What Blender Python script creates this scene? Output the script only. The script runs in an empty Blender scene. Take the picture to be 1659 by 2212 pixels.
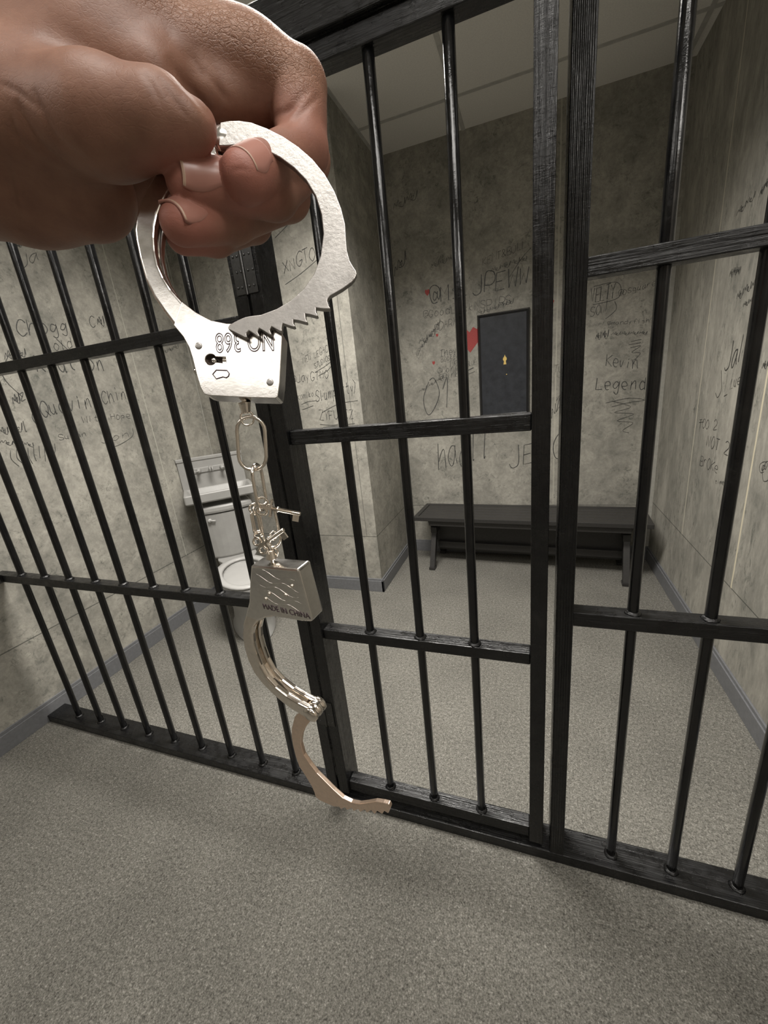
import bpy, bmesh, math, random
import numpy as np
from mathutils import Vector, Matrix, noise
random.seed(7)
C = bpy.context.scene.collection
PI = math.pi
V = Vector
# ------------------------------------------------------------------ camera
CAM = V((1.06557, -0.95363, 1.46974))
RR = V((0.93968407, 0.32608182, -0.10326908)); UU = V((-0.00491512, 0.31475966, 0.94915868)); FF = V((-0.34200833, 0.89140171, -0.29737737))
F = 871.42
cam = bpy.data.cameras.new('camera'); cam.sensor_fit = 'HORIZONTAL'; cam.sensor_width = 36; cam.lens = F/1659*36
cam.clip_start = .01; cam.clip_end = 60
co = bpy.data.objects.new('camera', cam); C.objects.link(co)
co.matrix_world = Matrix(((RR.x, UU.x, -FF.x, CAM.x), (RR.y, UU.y, -FF.y, CAM.y), (RR.z, UU.z, -FF.z, CAM.z), (0, 0, 0, 1)))
bpy.context.scene.camera = co
sc = bpy.context.scene
sc.view_settings.view_transform = 'Standard'; sc.view_settings.look = 'None'; sc.view_settings.gamma = 1; sc.view_settings.use_curve_mapping = False
sc.view_settings.exposure = -0.1
# room numbers (metres)
XL, XR, YB, YN, PX, HC = -1.2814, 1.9065, 2.3563, 1.5676, 0.0224, 3.0065
YF, XFL, XFR = -4.2, -1.2814, 3.4
# ------------------------------------------------------------------ materials
def mat(name):
    m = bpy.data.materials.new(name); m.use_nodes = True
    nt = m.node_tree; b = nt.nodes['Principled BSDF']; return m, nt, b
def nd(nt, t, **k):
    n = nt.nodes.new(t)
    for a, v in k.items():
        if a.startswith('i_'): n.inputs[a[2:].replace('_', ' ')].default_value = v
        else: setattr(n, a, v)
    return n
def lk(nt, a, b): nt.links.new(a, b)
def ramp(nt, fac, stops):
    r = nt.nodes.new('ShaderNodeValToRGB'); cr = r.color_ramp
    while len(cr.elements) < len(stops): cr.elements.new(.5)
    for e, (p, c) in zip(cr.elements, stops): e.position = p; e.color = (*c, 1) if len(c) == 3 else c
    lk(nt, fac, r.inputs[0]); return r.outputs[0]
def mixc(nt, fac, a, b, mode='MIX'):
    m = nt.nodes.new('ShaderNodeMix'); m.data_type = 'RGBA'; m.blend_type = mode
    for i, x in ((0, fac), (6, a), (7, b)):
        if hasattr(x, 'type') and hasattr(x, 'links'): lk(nt, x, m.inputs[i])
        else: m.inputs[i].default_value = x if i == 0 else (*x, 1)
    return m.outputs[2]
def math_(nt, op, a, b=None, c=None):
    m = nt.nodes.new('ShaderNodeMath'); m.operation = op
    for i, x in enumerate((a, b, c)):
        if x is None: continue
        if hasattr(x, 'links'): lk(nt, x, m.inputs[i])
        else: m.inputs[i].default_value = x
    return m.outputs[0]
def coords(nt, scale=(1, 1, 1), rot=(0, 0, 0)):
    t = nt.nodes.new('ShaderNodeTexCoord'); mp = nt.nodes.new('ShaderNodeMapping')
    mp.inputs['Scale'].default_value = scale; mp.inputs['Rotation'].default_value = rot
    lk(nt, t.outputs['Object'], mp.inputs[0]); return mp.outputs[0]
def noise_(nt, vec, scale, detail=4, rough=.6, dist=0):
    n = nd(nt, 'ShaderNodeTexNoise', i_Scale=scale, i_Detail=detail, i_Roughness=rough, i_Distortion=dist); lk(nt, vec, n.inputs[0]); return n.outputs[0]
def bump(nt, b, h, strength, dist):
    n = nd(nt, 'ShaderNodeBump', i_Strength=strength, i_Distance=dist); lk(nt, h, n.inputs['Height']); lk(nt, n.outputs[0], b.inputs['Normal']); return n

def wall_mat(name, seams, zs=1.0):
    """faux concrete panel; seams = [('x'|'y'|'z', position, halfwidth, brightness, zmin)] in object space"""
    m, nt, b = mat(name); c = coords(nt, (1, 1, zs))
    big = noise_(nt, c, 2.6, 4, .62, .3); mid = noise_(nt, c, 9, 8, .72, .5); fine = noise_(nt, c, 45, 6, .75); spk = noise_(nt, c, 30, 10, .82, 1.0)
    base = ramp(nt, math_(nt, 'ADD', math_(nt, 'MULTIPLY', big, .45), math_(nt, 'MULTIPLY', mid, .55)), [(.36, (.22, .215, .188)), (.5, (.345, .33, .288)), (.6, (.45, .43, .375))])
    dk = ramp(nt, spk, [(.51, (0, 0, 0)), (.62, (1, 1, 1))])
    pat = ramp(nt, noise_(nt, c, 5.5, 5, .65, .4), [(.42, (0, 0, 0)), (.6, (1, 1, 1))])
    col = mixc(nt, math_(nt, 'MULTIPLY', math_(nt, 'MULTIPLY', dk, pat), .8), base, (.10, .108, .093))
    lt = ramp(nt, noise_(nt, c, 31, 6, .8, .8), [(.6, (0, 0, 0)), (.72, (1, 1, 1))])
    col = mixc(nt, math_(nt, 'MULTIPLY', lt, .4), col, (.54, .52, .44))
    fm = ramp(nt, fine, [(.3, (.8, .8, .8)), (.7, (1.1, 1.1, 1.1))])
    col = mixc(nt, 1.0, col, fm, 'MULTIPLY')
    tc = nt.nodes.new('ShaderNodeTexCoord'); sx = nt.nodes.new('ShaderNodeSeparateXYZ'); lk(nt, tc.outputs['Object'], sx.inputs[0])
    for ax, pos, hw, colr, zmin in seams:
        o = sx.outputs['xyz'.index(ax)]
        wob = math_(nt, 'MULTIPLY', math_(nt, 'SUBTRACT', mid, .5), hw*.8)
        f = math_(nt, 'LESS_THAN', math_(nt, 'ABSOLUTE', math_(nt, 'ADD', math_(nt, 'SUBTRACT', o, pos), wob)), hw)
        if zmin is not None: f = math_(nt, 'MULTIPLY', f, math_(nt, 'GREATER_THAN', sx.outputs[2], zmin))
        col = mixc(nt, math_(nt, 'MULTIPLY', f, .75), col, colr)
    lk(nt, col, b.inputs['Base Color']); b.inputs['Roughness'].default_value = .75; b.inputs['Specular IOR Level'].default_value = .25
    bump(nt, b, mid, .25, .004)
    return m

def plain(name, col, rough=.6, metal=0, spec=.5, bumpsc=None, bs=.2, bd=.001, vary=.12):
    m, nt, b = mat(name); c = coords(nt); n = noise_(nt, c, bumpsc or 20, 5, .6)
    f = ramp(nt, n, [(.3, tuple(x*(1-vary) for x in col)), (.7, tuple(min(1, x*(1+vary)) for x in col))])
    lk(nt, f, b.inputs['Base Color']); b.inputs['Roughness'].default_value = rough; b.inputs['Metallic'].default_value = metal
    b.inputs['Specular IOR Level'].default_value = spec
    if bs: bump(nt, b, n, bs, bd)
    return m

def black_wood(name, axis, rough=.2, grain=1.0, groove=0.0):
    m, nt, b = mat(name)
    def st(l, c_): return coords(nt, (l, c_, c_) if axis == 'x' else (c_, c_, l))
    g = noise_(nt, st(2.2, 75), 1.0, 5, .65, 1.2); g2 = noise_(nt, st(9, 240), 1.0, 3, .6, .3); cross = noise_(nt, st(170, 45), 1.0, 3, .6, .6)
    c3 = coords(nt); p = noise_(nt, c3, 16, 6, .7, .6)
    col = ramp(nt, p, [(.4, (.004, .004, .0045)), (.62, (.008, .008, .008)), (.78, (.022, .021, .020))])
    lk(nt, col, b.inputs['Base Color'])
    r = ramp(nt, noise_(nt, c3, 34, 4, .6), [(.35, (rough*.75,)*3), (.65, (rough*1.7,)*3)]); lk(nt, r, b.inputs['Roughness'])
    h = math_(nt, 'ADD', math_(nt, 'MULTIPLY', g, 1.1*grain), math_(nt, 'ADD', math_(nt, 'MULTIPLY', g2, .55*grain), math_(nt, 'ADD', math_(nt, 'MULTIPLY', cross, .14*grain), math_(nt, 'MULTIPLY', p, .2))))
    if groove:
        wv = nd(nt, 'ShaderNodeTexWave', i_Scale=50, i_Distortion=1.6, i_Detail=2, i_Detail_Scale=1.5); wv.bands_direction = 'X'
        lk(nt, coords(nt, (1, 1, .06)), wv.inputs[0]); h = math_(nt, 'ADD', h, math_(nt, 'MULTIPLY', wv.outputs['Fac'], groove))
    bump(nt, b, h, .8, .0035)
    return m

def carpet_mat():
    m, nt, b = mat('carpet'); c = coords(nt)
    a = noise_(nt, c, 210, 3, .75); d = noise_(nt, c, 80, 4, .75); e = noise_(nt, c, 3, 3, .5)
    col = ramp(nt, math_(nt, 'ADD', math_(nt, 'MULTIPLY', a, .6), math_(nt, 'MULTIPLY', d, .4)), [(.36, (.062, .059, .051)), (.48, (.175, .168, .147)), (.57, (.27, .26, .23)), (.66, (.52, .50, .45))])
    col = mixc(nt, 1.0, col, ramp(nt, e, [(.3, (.86, .86, .86)), (.7, (1.08, 1.08, 1.08))]), 'MULTIPLY')
    lk(nt, col, b.inputs['Base Color']); b.inputs['Roughness'].default_value = .95; b.inputs['Specular IOR Level'].default_value = .1
    bump(nt, b, math_(nt, 'ADD', a, d), .8, .006); return m

def ceiling_mat():
    m, nt, b = mat('ceiling_tile'); c = coords(nt)
    tc = nt.nodes.new('ShaderNodeTexCoord'); sx = nt.nodes.new('ShaderNodeSeparateXYZ'); lk(nt, tc.outputs['Object'], sx.inputs[0])
    def grid(o, off, per, hw):
        q = math_(nt, 'FRACT', math_(nt, 'ADD', math_(nt, 'DIVIDE', math_(nt, 'SUBTRACT', o, off), per), 20.5))
        return math_(nt, 'LESS_THAN', math_(nt, 'ABSOLUTE', math_(nt, 'SUBTRACT', q, .5)), hw/per)
    n = noise_(nt, c, 140, 4, .7)
    col = ramp(nt, n, [(.3, (.76, .74, .70)), (.7, (.88, .86, .81))])
    lk(nt, col, b.inputs['Base Color']); b.inputs['Roughness'].default_value = .95; b.inputs['Specular IOR Level'].default_value = .1
    bump(nt, b, n, .4, .001); return m

WB = wall_mat('concrete_panel_back', [('z', .43, .0022, (.04, .042, .04), None), ('x', 1.23, .004, (.5, .48, .41), .44)])
WN = wall_mat('concrete_panel_alcove', [('z', .44, .0025, (.035, .036, .034), None), ('x', -.055, .0022, (.1, .1, .09), .44), ('x', -1.1, .002, (.1, .1, .09), .44)])
WL = wall_mat('concrete_panel_left', [('z', .45, .0028, (.06, .062, .055), None), ('y', 1.09, .003, (.5, .49, .42), .45), ('y', -.13, .003, (.12, .12, .11), .45)])
WR = wall_mat('concrete_panel_right', [('z', .452, .0026, (.05, .052, .045), None), ('y', 1.71, .005, (.62, .58, .47), .452), ('y', 1.05, .006, (.75, .68, .5), .452), ('y', -.17, .005, (.6, .56, .46), .452)], .35)
CARPET = carpet_mat(); CEIL = ceiling_mat()
GRID = plain('ceiling_grid_metal', (.52, .51, .48), .5, bs=0)
BASEB = plain('grey_baseboard_paint', (.165, .168, .175), .45, bumpsc=60, bs=.15)
BOARDTOP = BASEB
BWZ = black_wood('black_painted_wood_upright', 'z'); BWX = black_wood('black_painted_wood_rail', 'x', .27, .7); BWG = black_wood('black_painted_ridged_upright', 'z', .2, .8, .9)
BARM = black_wood('black_painted_bar', 'z', .11, .22)
BENCH = plain('dark_bench_paint', (.03, .0285, .027), .42, bumpsc=90, bs=.15, vary=.2)
BOXM = plain('glossy_blue_black_paint', (.034, .037, .043), .3, bumpsc=22, bs=.35, bd=.002, vary=.25)
PORC = plain('grey_sprayed_porcelain', (.34, .335, .32), .38, bumpsc=14, bs=.05, vary=.07)
SEATM = plain('pale_grey_seat', (.44, .435, .42), .35, bumpsc=14, bs=.03, vary=.04)
INK = plain('marker_ink', (.055, .055, .052), .6, bs=0)
INKL = plain('faint_marker_ink', (.10, .10, .095), .6, bs=0)
REDINK = plain('red_marker_ink', (.36, .05, .045), .6, bumpsc=200, bs=0, vary=.3)
BRASS = plain('brass', (.80, .58, .19), .35, .2, bs=0); FRM = plain('glossy_black_frame', (.012, .012, .013), .18, bumpsc=90, bs=.15, bd=.001)
SCREW = plain('dark_steel_hardware', (.10, .10, .10), .3, 1, bumpsc=200, bs=.2)
CAULK = plain('smeared_caulk', (.12, .115, .11), .5, bumpsc=120, bs=.4, vary=.4)

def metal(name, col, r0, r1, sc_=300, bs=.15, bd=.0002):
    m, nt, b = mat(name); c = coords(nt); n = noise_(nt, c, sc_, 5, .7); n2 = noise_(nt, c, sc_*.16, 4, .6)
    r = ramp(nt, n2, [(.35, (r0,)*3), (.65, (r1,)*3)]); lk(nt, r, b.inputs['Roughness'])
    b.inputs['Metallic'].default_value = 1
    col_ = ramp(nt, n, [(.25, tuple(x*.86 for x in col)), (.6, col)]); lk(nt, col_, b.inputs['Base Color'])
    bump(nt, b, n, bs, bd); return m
NICK = metal('polished_nickel', (.86, .83, .79), .14, .26)
SATIN = metal('satin_tumbled_nickel', (.43, .41, .39), .32, .42, 420, .6, .0002)
WARM = metal('warm_nickel_plating', (.88, .81, .73), .10, .2)
SATIN_TINT = metal('satin_nickel_skin_tint', (.87, .68, .55), .3, .42, 420, .4)  # salmon tint puts a reflection of skin into the metal colour
ENGR = plain('dark_stamped_recess', (.10, .07, .08), .5, .6, bs=0)
DARKIN = plain('dark_lock_interior', (.035, .022, .015), .4, .5, bs=0)

def skin_mat():
    m, nt, b = mat('brown_skin'); c = coords(nt)
    at = nt.nodes.new('ShaderNodeAttribute'); at.attribute_name = 'pad'
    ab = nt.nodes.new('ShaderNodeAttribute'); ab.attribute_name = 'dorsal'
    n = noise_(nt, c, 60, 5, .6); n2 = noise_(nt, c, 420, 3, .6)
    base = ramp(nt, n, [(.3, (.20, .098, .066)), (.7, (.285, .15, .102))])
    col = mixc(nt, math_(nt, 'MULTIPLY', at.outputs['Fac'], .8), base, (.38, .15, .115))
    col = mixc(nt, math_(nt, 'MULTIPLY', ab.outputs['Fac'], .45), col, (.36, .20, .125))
    lk(nt, col, b.inputs['Base Color']); b.inputs['Roughness'].default_value = .5; b.inputs['Specular IOR Level'].default_value = .35
    b.inputs['Subsurface Weight'].default_value = .12; b.inputs['Subsurface Radius'].default_value = (.006, .002, .001); b.inputs['Subsurface Scale'].default_value = 1
    # skin cross-hatch wrinkles
    mp = coords(nt, (1, 1, 1.5)); v = nd(nt, 'ShaderNodeTexVoronoi', feature='DISTANCE_TO_EDGE', i_Scale=560); 
    wv = nt.nodes.new('ShaderNodeMixRGB'); wv.blend_type = 'ADD'; wv.inputs[0].default_value = .004
    nn = nd(nt, 'ShaderNodeTexNoise', i_Scale=300, i_Detail=2); lk(nt, mp, nn.inputs[0]); lk(nt, mp, wv.inputs[1]); lk(nt, nn.outputs[1], wv.inputs[2])
    lk(nt, wv.outputs[0], v.inputs[0])
    cell = math_(nt, 'MINIMUM', v.outputs[0], .12)
    v2 = nd(nt, 'ShaderNodeTexVoronoi', feature='DISTANCE_TO_EDGE', i_Scale=260); lk(nt, wv.outputs[0], v2.inputs[0])
    cell2 = math_(nt, 'MINIMUM', v2.outputs[0], .1)
    amt = math_(nt, 'ADD', math_(nt, 'MULTIPLY', ab.outputs['Fac'], .8), .05)
    h = math_(nt, 'ADD', math_(nt, 'MULTIPLY', math_(nt, 'ADD', cell, math_(nt, 'MULTIPLY', cell2, 2.2)), math_(nt, 'MULTIPLY', amt, 5.0)), math_(nt, 'MULTIPLY', math_(nt, 'ADD', n, math_(nt, 'MULTIPLY', n2, .3)), .5))
    bump(nt, b, h, .5, .0009)
    return m
SKIN = skin_mat()
NAIL = plain('fingernail', (.40, .19, .15), .3, bs=0, vary=.05)
NAILTIP = plain('fingernail_edge', (.50, .34, .25), .4, bs=0, vary=.03)
LAMP, _nt, _b = mat('lamp_diffuser'); _b.inputs['Emission Color'].default_value = (1, .965, .90, 1); _b.inputs['Emission Strength'].default_value = 1
# ------------------------------------------------------------------ mesh helpers
def finish(name, bm, m, parent=None, smooth=False, bevel=0, seg=2, subsurf=0, loc=None):
    me = bpy.data.meshes.new(name); bm.normal_update(); bm.to_mesh(me); bm.free()
    o = bpy.data.objects.new(name, me); C.objects.link(o); me.materials.append(m)
    if parent: o.parent = parent
    if loc is not None: o.location = loc
    if smooth:
        for p in me.polygons: p.use_smooth = True
    if bevel:
        md = o.modifiers.new('b', 'BEVEL'); md.width = bevel; md.segments = seg; md.limit_method = 'ANGLE'; md.angle_limit = math.radians(35)
    if subsurf:
        md = o.modifiers.new('s', 'SUBSURF'); md.levels = subsurf; md.render_levels = subsurf
    return o
def thing(name, label, cat, loc=(0, 0, 0), group=None, matrix=None):
    o = bpy.data.objects.new(name, None); C.objects.link(o); o.empty_display_size = .05
    if matrix is not None: o.matrix_world = matrix
    else: o.location = loc
    o['label'] = label; o['category'] = cat
    if group: o['group'] = group
    return o
def tag(o, label, cat, group=None):
    o['label'] = label; o['category'] = cat
    if group: o['group'] = group
    return o
def struct(o): o['kind'] = 'structure'; return o
def box(bm, x0, x1, y0, y1, z0, z1):
    vs = [bm.verts.new((x, y, z)) for x in (x0, x1) for y in (y0, y1) for z in (z0, z1)]
    for f in ((0, 1, 3, 2), (4, 6, 7, 5), (0, 4, 5, 1), (2, 3, 7, 6), (0, 2, 6, 4), (1, 5, 7, 3)): bm.faces.new([vs[i] for i in f])
    return vs
def bx(name, m, b, parent=None, bevel=.002, seg=2):
    bm = bmesh.new(); box(bm, *b); bmesh.ops.recalc_face_normals(bm, faces=bm.faces); return finish(name, bm, m, parent, bevel=bevel, seg=seg)
def tube(bm, pts, r, n=12, closed=False, flat=None):
    """swept circle along pts; r scalar or list"""
    P = [V(p) for p in pts]; N = len(P); rings = []; up = None
    for i in range(N):
        if closed: t = (P[(i+1) % N]-P[i-1]).normalized()
        else: t = (P[min(i+1, N-1)]-P[max(i-1, 0)]).normalized()
        if up is None:
            a = V((0, 0, 1)) if abs(t.z) < .9 else V((1, 0, 0)); up = (a-t*a.dot(t)).normalized()
        else: up = (up-t*up.dot(t)).normalized()
        s = t.cross(up); rr = r[i] if isinstance(r, (list, tuple)) else r
        rings.append([bm.verts.new(P[i]+(up*math.cos(2*PI*k/n)+s*math.sin(2*PI*k/n))*rr) for k in range(n)])
    M = N if closed else N-1
    for i in range(M):
        A, B = rings[i], rings[(i+1) % N]
        off = 0
        if closed and i == N-1:
            off = min(range(n), key=lambda q: (A[0].co-B[q].co).length)
        for k in range(n): bm.faces.new((A[k], A[(k+1) % n], B[(k+1+off) % n], B[(k+off) % n]))
    if not closed: bm.faces.new(rings[0][::-1]); bm.faces.new(rings[-1])
def prism(bm, poly, z0, z1):
    """extrude a 2D polygon in z; concave friendly"""
    a = [bm.verts.new((x, y, z0)) for x, y in poly]; b = [bm.verts.new((x, y, z1)) for x, y in poly]; n = len(poly)
    bm.faces.new(a[::-1]); bm.faces.new(b)
    for i in range(n): bm.faces.new((a[i], a[(i+1) % n], b[(i+1) % n], b[i]))
    bmesh.ops.recalc_face_normals(bm, faces=bm.faces)
def lathe(bm, prof, n=24, c=(0, 0, 0), axis='z', sx=1, sy=1):
    rings = []
    for r, z in prof:
        ring = []
        for k in range(n):
            a = 2*PI*k/n; p = (r*math.cos(a)*sx, r*math.sin(a)*sy, z)
            if axis == 'y': p = (p[0], p[2], p[1])
            if axis == 'x': p = (p[2], p[0], p[1])
            ring.append(bm.verts.new((p[0]+c[0], p[1]+c[1], p[2]+c[2])))
        rings.append(ring)
    for A, B in zip(rings, rings[1:]):
        for k in range(n): bm.faces.new((A[k], A[(k+1) % n], B[(k+1) % n], B[k]))
    if prof[0][0] > 1e-6: bm.faces.new(rings[0][::-1])
    if prof[-1][0] > 1e-6: bm.faces.new(rings[-1])
    bmesh.ops.recalc_face_normals(bm, faces=bm.faces)
def loft(bm, rings, cap=True):
    R = [[bm.verts.new(p) for p in r] for r in rings]; n = len(R[0])
    for A, B in zip(R, R[1:]):
        for k in range(n): bm.faces.new((A[k], A[(k+1) % n], B[(k+1) % n], B[k]))
    if cap: bm.faces.new(R[0][::-1]); bm.faces.new(R[-1])
    bmesh.ops.recalc_face_normals(bm, faces=bm.faces)
def bake(o):
    """apply modifiers into plain mesh data"""
    dg = bpy.context.evaluated_depsgraph_get(); dg.update()
    me = bpy.data.meshes.new_from_object(o.evaluated_get(dg)); mats = [s.material for s in o.material_slots]
    if o.type == 'MESH': o.modifiers.clear(); o.data = me
    return me

# ------------------------------------------------------------------ setting
T = .12
struct(bx('floor', CARPET, (XFL-T, XFR+T, YF-T, YB+T, -.1, 0), bevel=0))
ceil = struct(bx('ceiling', CEIL, (XFL-T, XFR+T, YF-T, YB+T, HC, HC+.1), bevel=0))
# suspended ceiling grid
bm = bmesh.new()
gy = 1.9992
k = -12
while gy + k*.61 < YB:
    y = gy+k*.61
    if y > YF: box(bm, XFL, XFR, y-.012, y+.012, HC-.004, HC+.001)
    k += 1
for kx in range(-2, 4):
    x = .638+kx*1.22
    if XFL < x < XFR: box(bm, x-.012, x+.012, YF, YB, HC-.005, HC+.001)
for (x0, x1, y0, y1) in ((PX, PX+.02, YN, YB), (XL, PX, YN-.02, YN), (XL, XL+.02, YF, YN)):
    box(bm, x0, x1, y0, y1, HC-.006, HC+.001)
g = finish('ceiling_grid', bm, GRID); g.parent = ceil
wall_back = struct(bx('wall_back', WB, (PX-T, XR+T, YB, YB+T, 0, HC), bevel=0))
wall_alcove = struct(bx('wall_alcove', WN, (XL-T, PX, YN, YB+T, 0, HC), bevel=0))
wall_left = struct(bx('wall_left', WL, (XL-T, XL, YF, YN, 0, HC), bevel=0))
wall_right = struct(bx('wall_right', WR, (XR, XR+T, -.35, YB, 0, HC), bevel=0))
OUTW = plain('cream_outer_room_paint', (.52, .48, .42), .7, bumpsc=60, bs=.1)
struct(bx('wall_front', OUTW, (XFL-T, XFR+T, YF-T, YF, 0, HC), bevel=0))
struct(bx('wall_outer', OUTW, (XFR, XFR+T, YF, -.35, 0, HC), bevel=0))
struct(bx('wall_return', OUTW, (XR, XFR+T, -.35, -.25, 0, HC), bevel=0))
def baseboard(name, b, ax):
    """b: wall side rectangle; simple stepped top"""
    x0, x1, y0, y1 = b; bm = bmesh.new(); box(bm, x0, x1, y0, y1, 0, .088)
    sx, sy = (.4*(x1-x0), .4*(y1-y0))
    if ax == '+x': q = (x0, x1-sx, y0, y1)
    if ax == '-x': q = (x0+sx, x1, y0, y1)
    if ax == '-y': q = (x0, x1, y0+sy, y1)
    box(bm, *q, .088, .104); return struct(finish(name, bm, BASEB, bevel=.0015))
baseboard('baseboard_left', (XL, XL+.015, YF, YN), '+x')
baseboard('baseboard_alcove', (XL, PX+.015, YN-.015, YN), '-y')
baseboard('baseboard_pillar', (PX, PX+.015, YN-.015, YB), '+x')
baseboard('baseboard_back', (PX, XR, YB-.015, YB), '-y')
baseboard('baseboard_right', (XR-.015, XR, -.35, YB), '-x')
# pale corner trims
TRIM = plain('pale_corner_strip', (.40, .39, .35), .6, bumpsc=40, bs=.1)
bm = bmesh.new(); box(bm, XR-.034, XR, YB-.006, YB, .104, 2.25); struct(finish('trim_1', bm, TRIM, bevel=.001))
bm = bmesh.new(); box(bm, XL, XL+.006, YN-.006, YN, .104, HC-.01); struct(finish('trim_2', bm, TRIM, bevel=.001))

# ------------------------------------------------------------------ graffiti (single-stroke lettering, children of the walls)
GL = {'A': '02 38 62|15 55', 'B': '02 08|08 48 57 45 05|45 63 52 02', 'C': '67 48 28 06 04 22 42 63', 'D': '02 08 38 66 64 32 02', 'E': '62 02 08 68|05 45', 'F': '02 08 68|05 45',
'G': '67 48 28 06 04 22 42 64 34', 'H': '02 08|62 68|05 65', 'I': '32 38', 'J': '58 53 32 12 03', 'K': '02 08|68 05 62', 'L': '08 02 62', 'M': '02 08 35 68 62', 'N': '02 08 62 68',
'O': '28 06 04 22 42 64 66 48 28', 'P': '02 08 48 67 65 44 04', 'Q': '28 06 04 22 42 64 66 48 28|44 72', 'R': '02 08 48 67 65 44 04|34 62', 'S': '67 48 18 06 25 54 63 42 12 03', 'T': '08 68|38 32',
'U': '08 04 22 42 64 68', 'V': '08 32 68', 'W': '08 12 36 52 68', 'X': '08 62|68 02', 'Y': '08 35 68|35 32', 'Z': '08 68 02 62', '0': '28 06 04 22 42 64 66 48 28', '1': '16 38 32', '2': '07 28 57 55 02 62',
'9': '65 35 16 28 58 66 62', 'a': '56 26 04 12 32 55|56 54 62', 'b': '08 02|05 26 55 53 32 02', 'c': '55 26 04 12 42 53', 'd': '55 26 04 12 32 53|58 52', 'e': '04 54 46 16 04 22 52', 'f': '57 48 27 22|05 45',
'g': '55 26 04 13 33 55|56 51 30 11', 'h': '08 02|04 26 46 52', 'i': '26 22|28 27', 'j': '36 30 11', 'k': '08 02|46 04 42', 'l': '28 22 32', 'm': '06 02|04 16 26 32|34 46 56 62', 'n': '06 02|04 26 46 52',
'o': '26 04 12 32 54 36 16', 'p': '06 00|05 26 55 43 13', 'q': '55 26 04 13 43|56 50', 'r': '06 02|04 26 46', 's': '55 26 15 44 42 12', 't': '28 23 42|06 46', 'u': '06 03 22 43|46 42 52', 'v': '06 22 46',
'w': '06 12 25 42 56', 'x': '06 42|46 02', 'y': '06 23|46 10', 'z': '06 46 02 52', '@': '55 36 24 33 54 56|54 63 75 67 38 07 04 22 52', '&': '62 16 28 46 03 22 63', '.': '22 32', ' ': '',
'~': '03 16 24 37 43 55 34 62 77 73'}
def catmull(p, n=5):
    if len(p) < 3: return p
    out = []
    for i in range(len(p)-1):
        a, b, c, d = p[max(i-1, 0)], p[i], p[i+1], p[min(i+2, len(p)-1)]
        for k in range(n):
            t = k/n; out.append(tuple(.5*((2*b[j])+(-a[j]+c[j])*t+(2*a[j]-5*b[j]+4*c[j]-d[j])*t*t+(-a[j]+3*b[j]-3*c[j]+d[j])*t**3) for j in (0, 1)))
    out.append(p[-1]); return out
def ribbon(bm, pts, w, place):
    L = []
    for i, p in enumerate(pts):
        a = V(pts[max(i-1, 0)]+(0,)); b = V(pts[min(i+1, len(pts)-1)]+(0,)); t = (b-a)
        if t.length < 1e-7: t = V((1, 0, 0))
        t.normalize(); nrm = V((-t.y, t.x, 0)); q = V(p+(0,)); ww = w*(.75+.5*random.random())
        L.append((bm.verts.new(place(q+nrm*ww/2)), bm.verts.new(place(q-nrm*ww/2))))
    for (a, b), (c, d) in zip(L, L[1:]):
        try: bm.faces.new((a, b, d, c))
        except ValueError: pass
def write(text, a0, z0, a1, z1, h, place, bm, w=None, curl=.7):
    n = len(text); dx = a1-a0; dz = z1-z0; L = math.hypot(dx, dz); ux, uz = dx/L, dz/L
    adv = L/n; sx = adv/7.6; sy = h/6.0; sg = 1 if dx >= 0 else -1; w = w or max(.0020, min(.0055, h*.05))
    for i, ch in enumerate(text):
        jz = random.uniform(-.06, .06)*h; sl = random.uniform(.0, .25); js = random.uniform(.85, 1.12)
        for st in GL.get(ch, '').split('|'):
            if not st: continue
            P = [(int(q[0]), int(q[1])) for q in st.split()]
            pts = [((x+random.uniform(-.25, .25)+sl*(y-2))*sx*js+i*adv, (y-2+random.uniform(-.2, .2))*sy*js+jz) for x, y in P]
            if len(pts) > 2 and (ch.islower() or ch in 'BCDGJOPQRSU0129@&~'): pts = catmull(pts)
            pts = [(a0+ux*px, z0+uz*px+pz) for px, pz in pts]
            ribbon(bm, pts, w, place)
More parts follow.
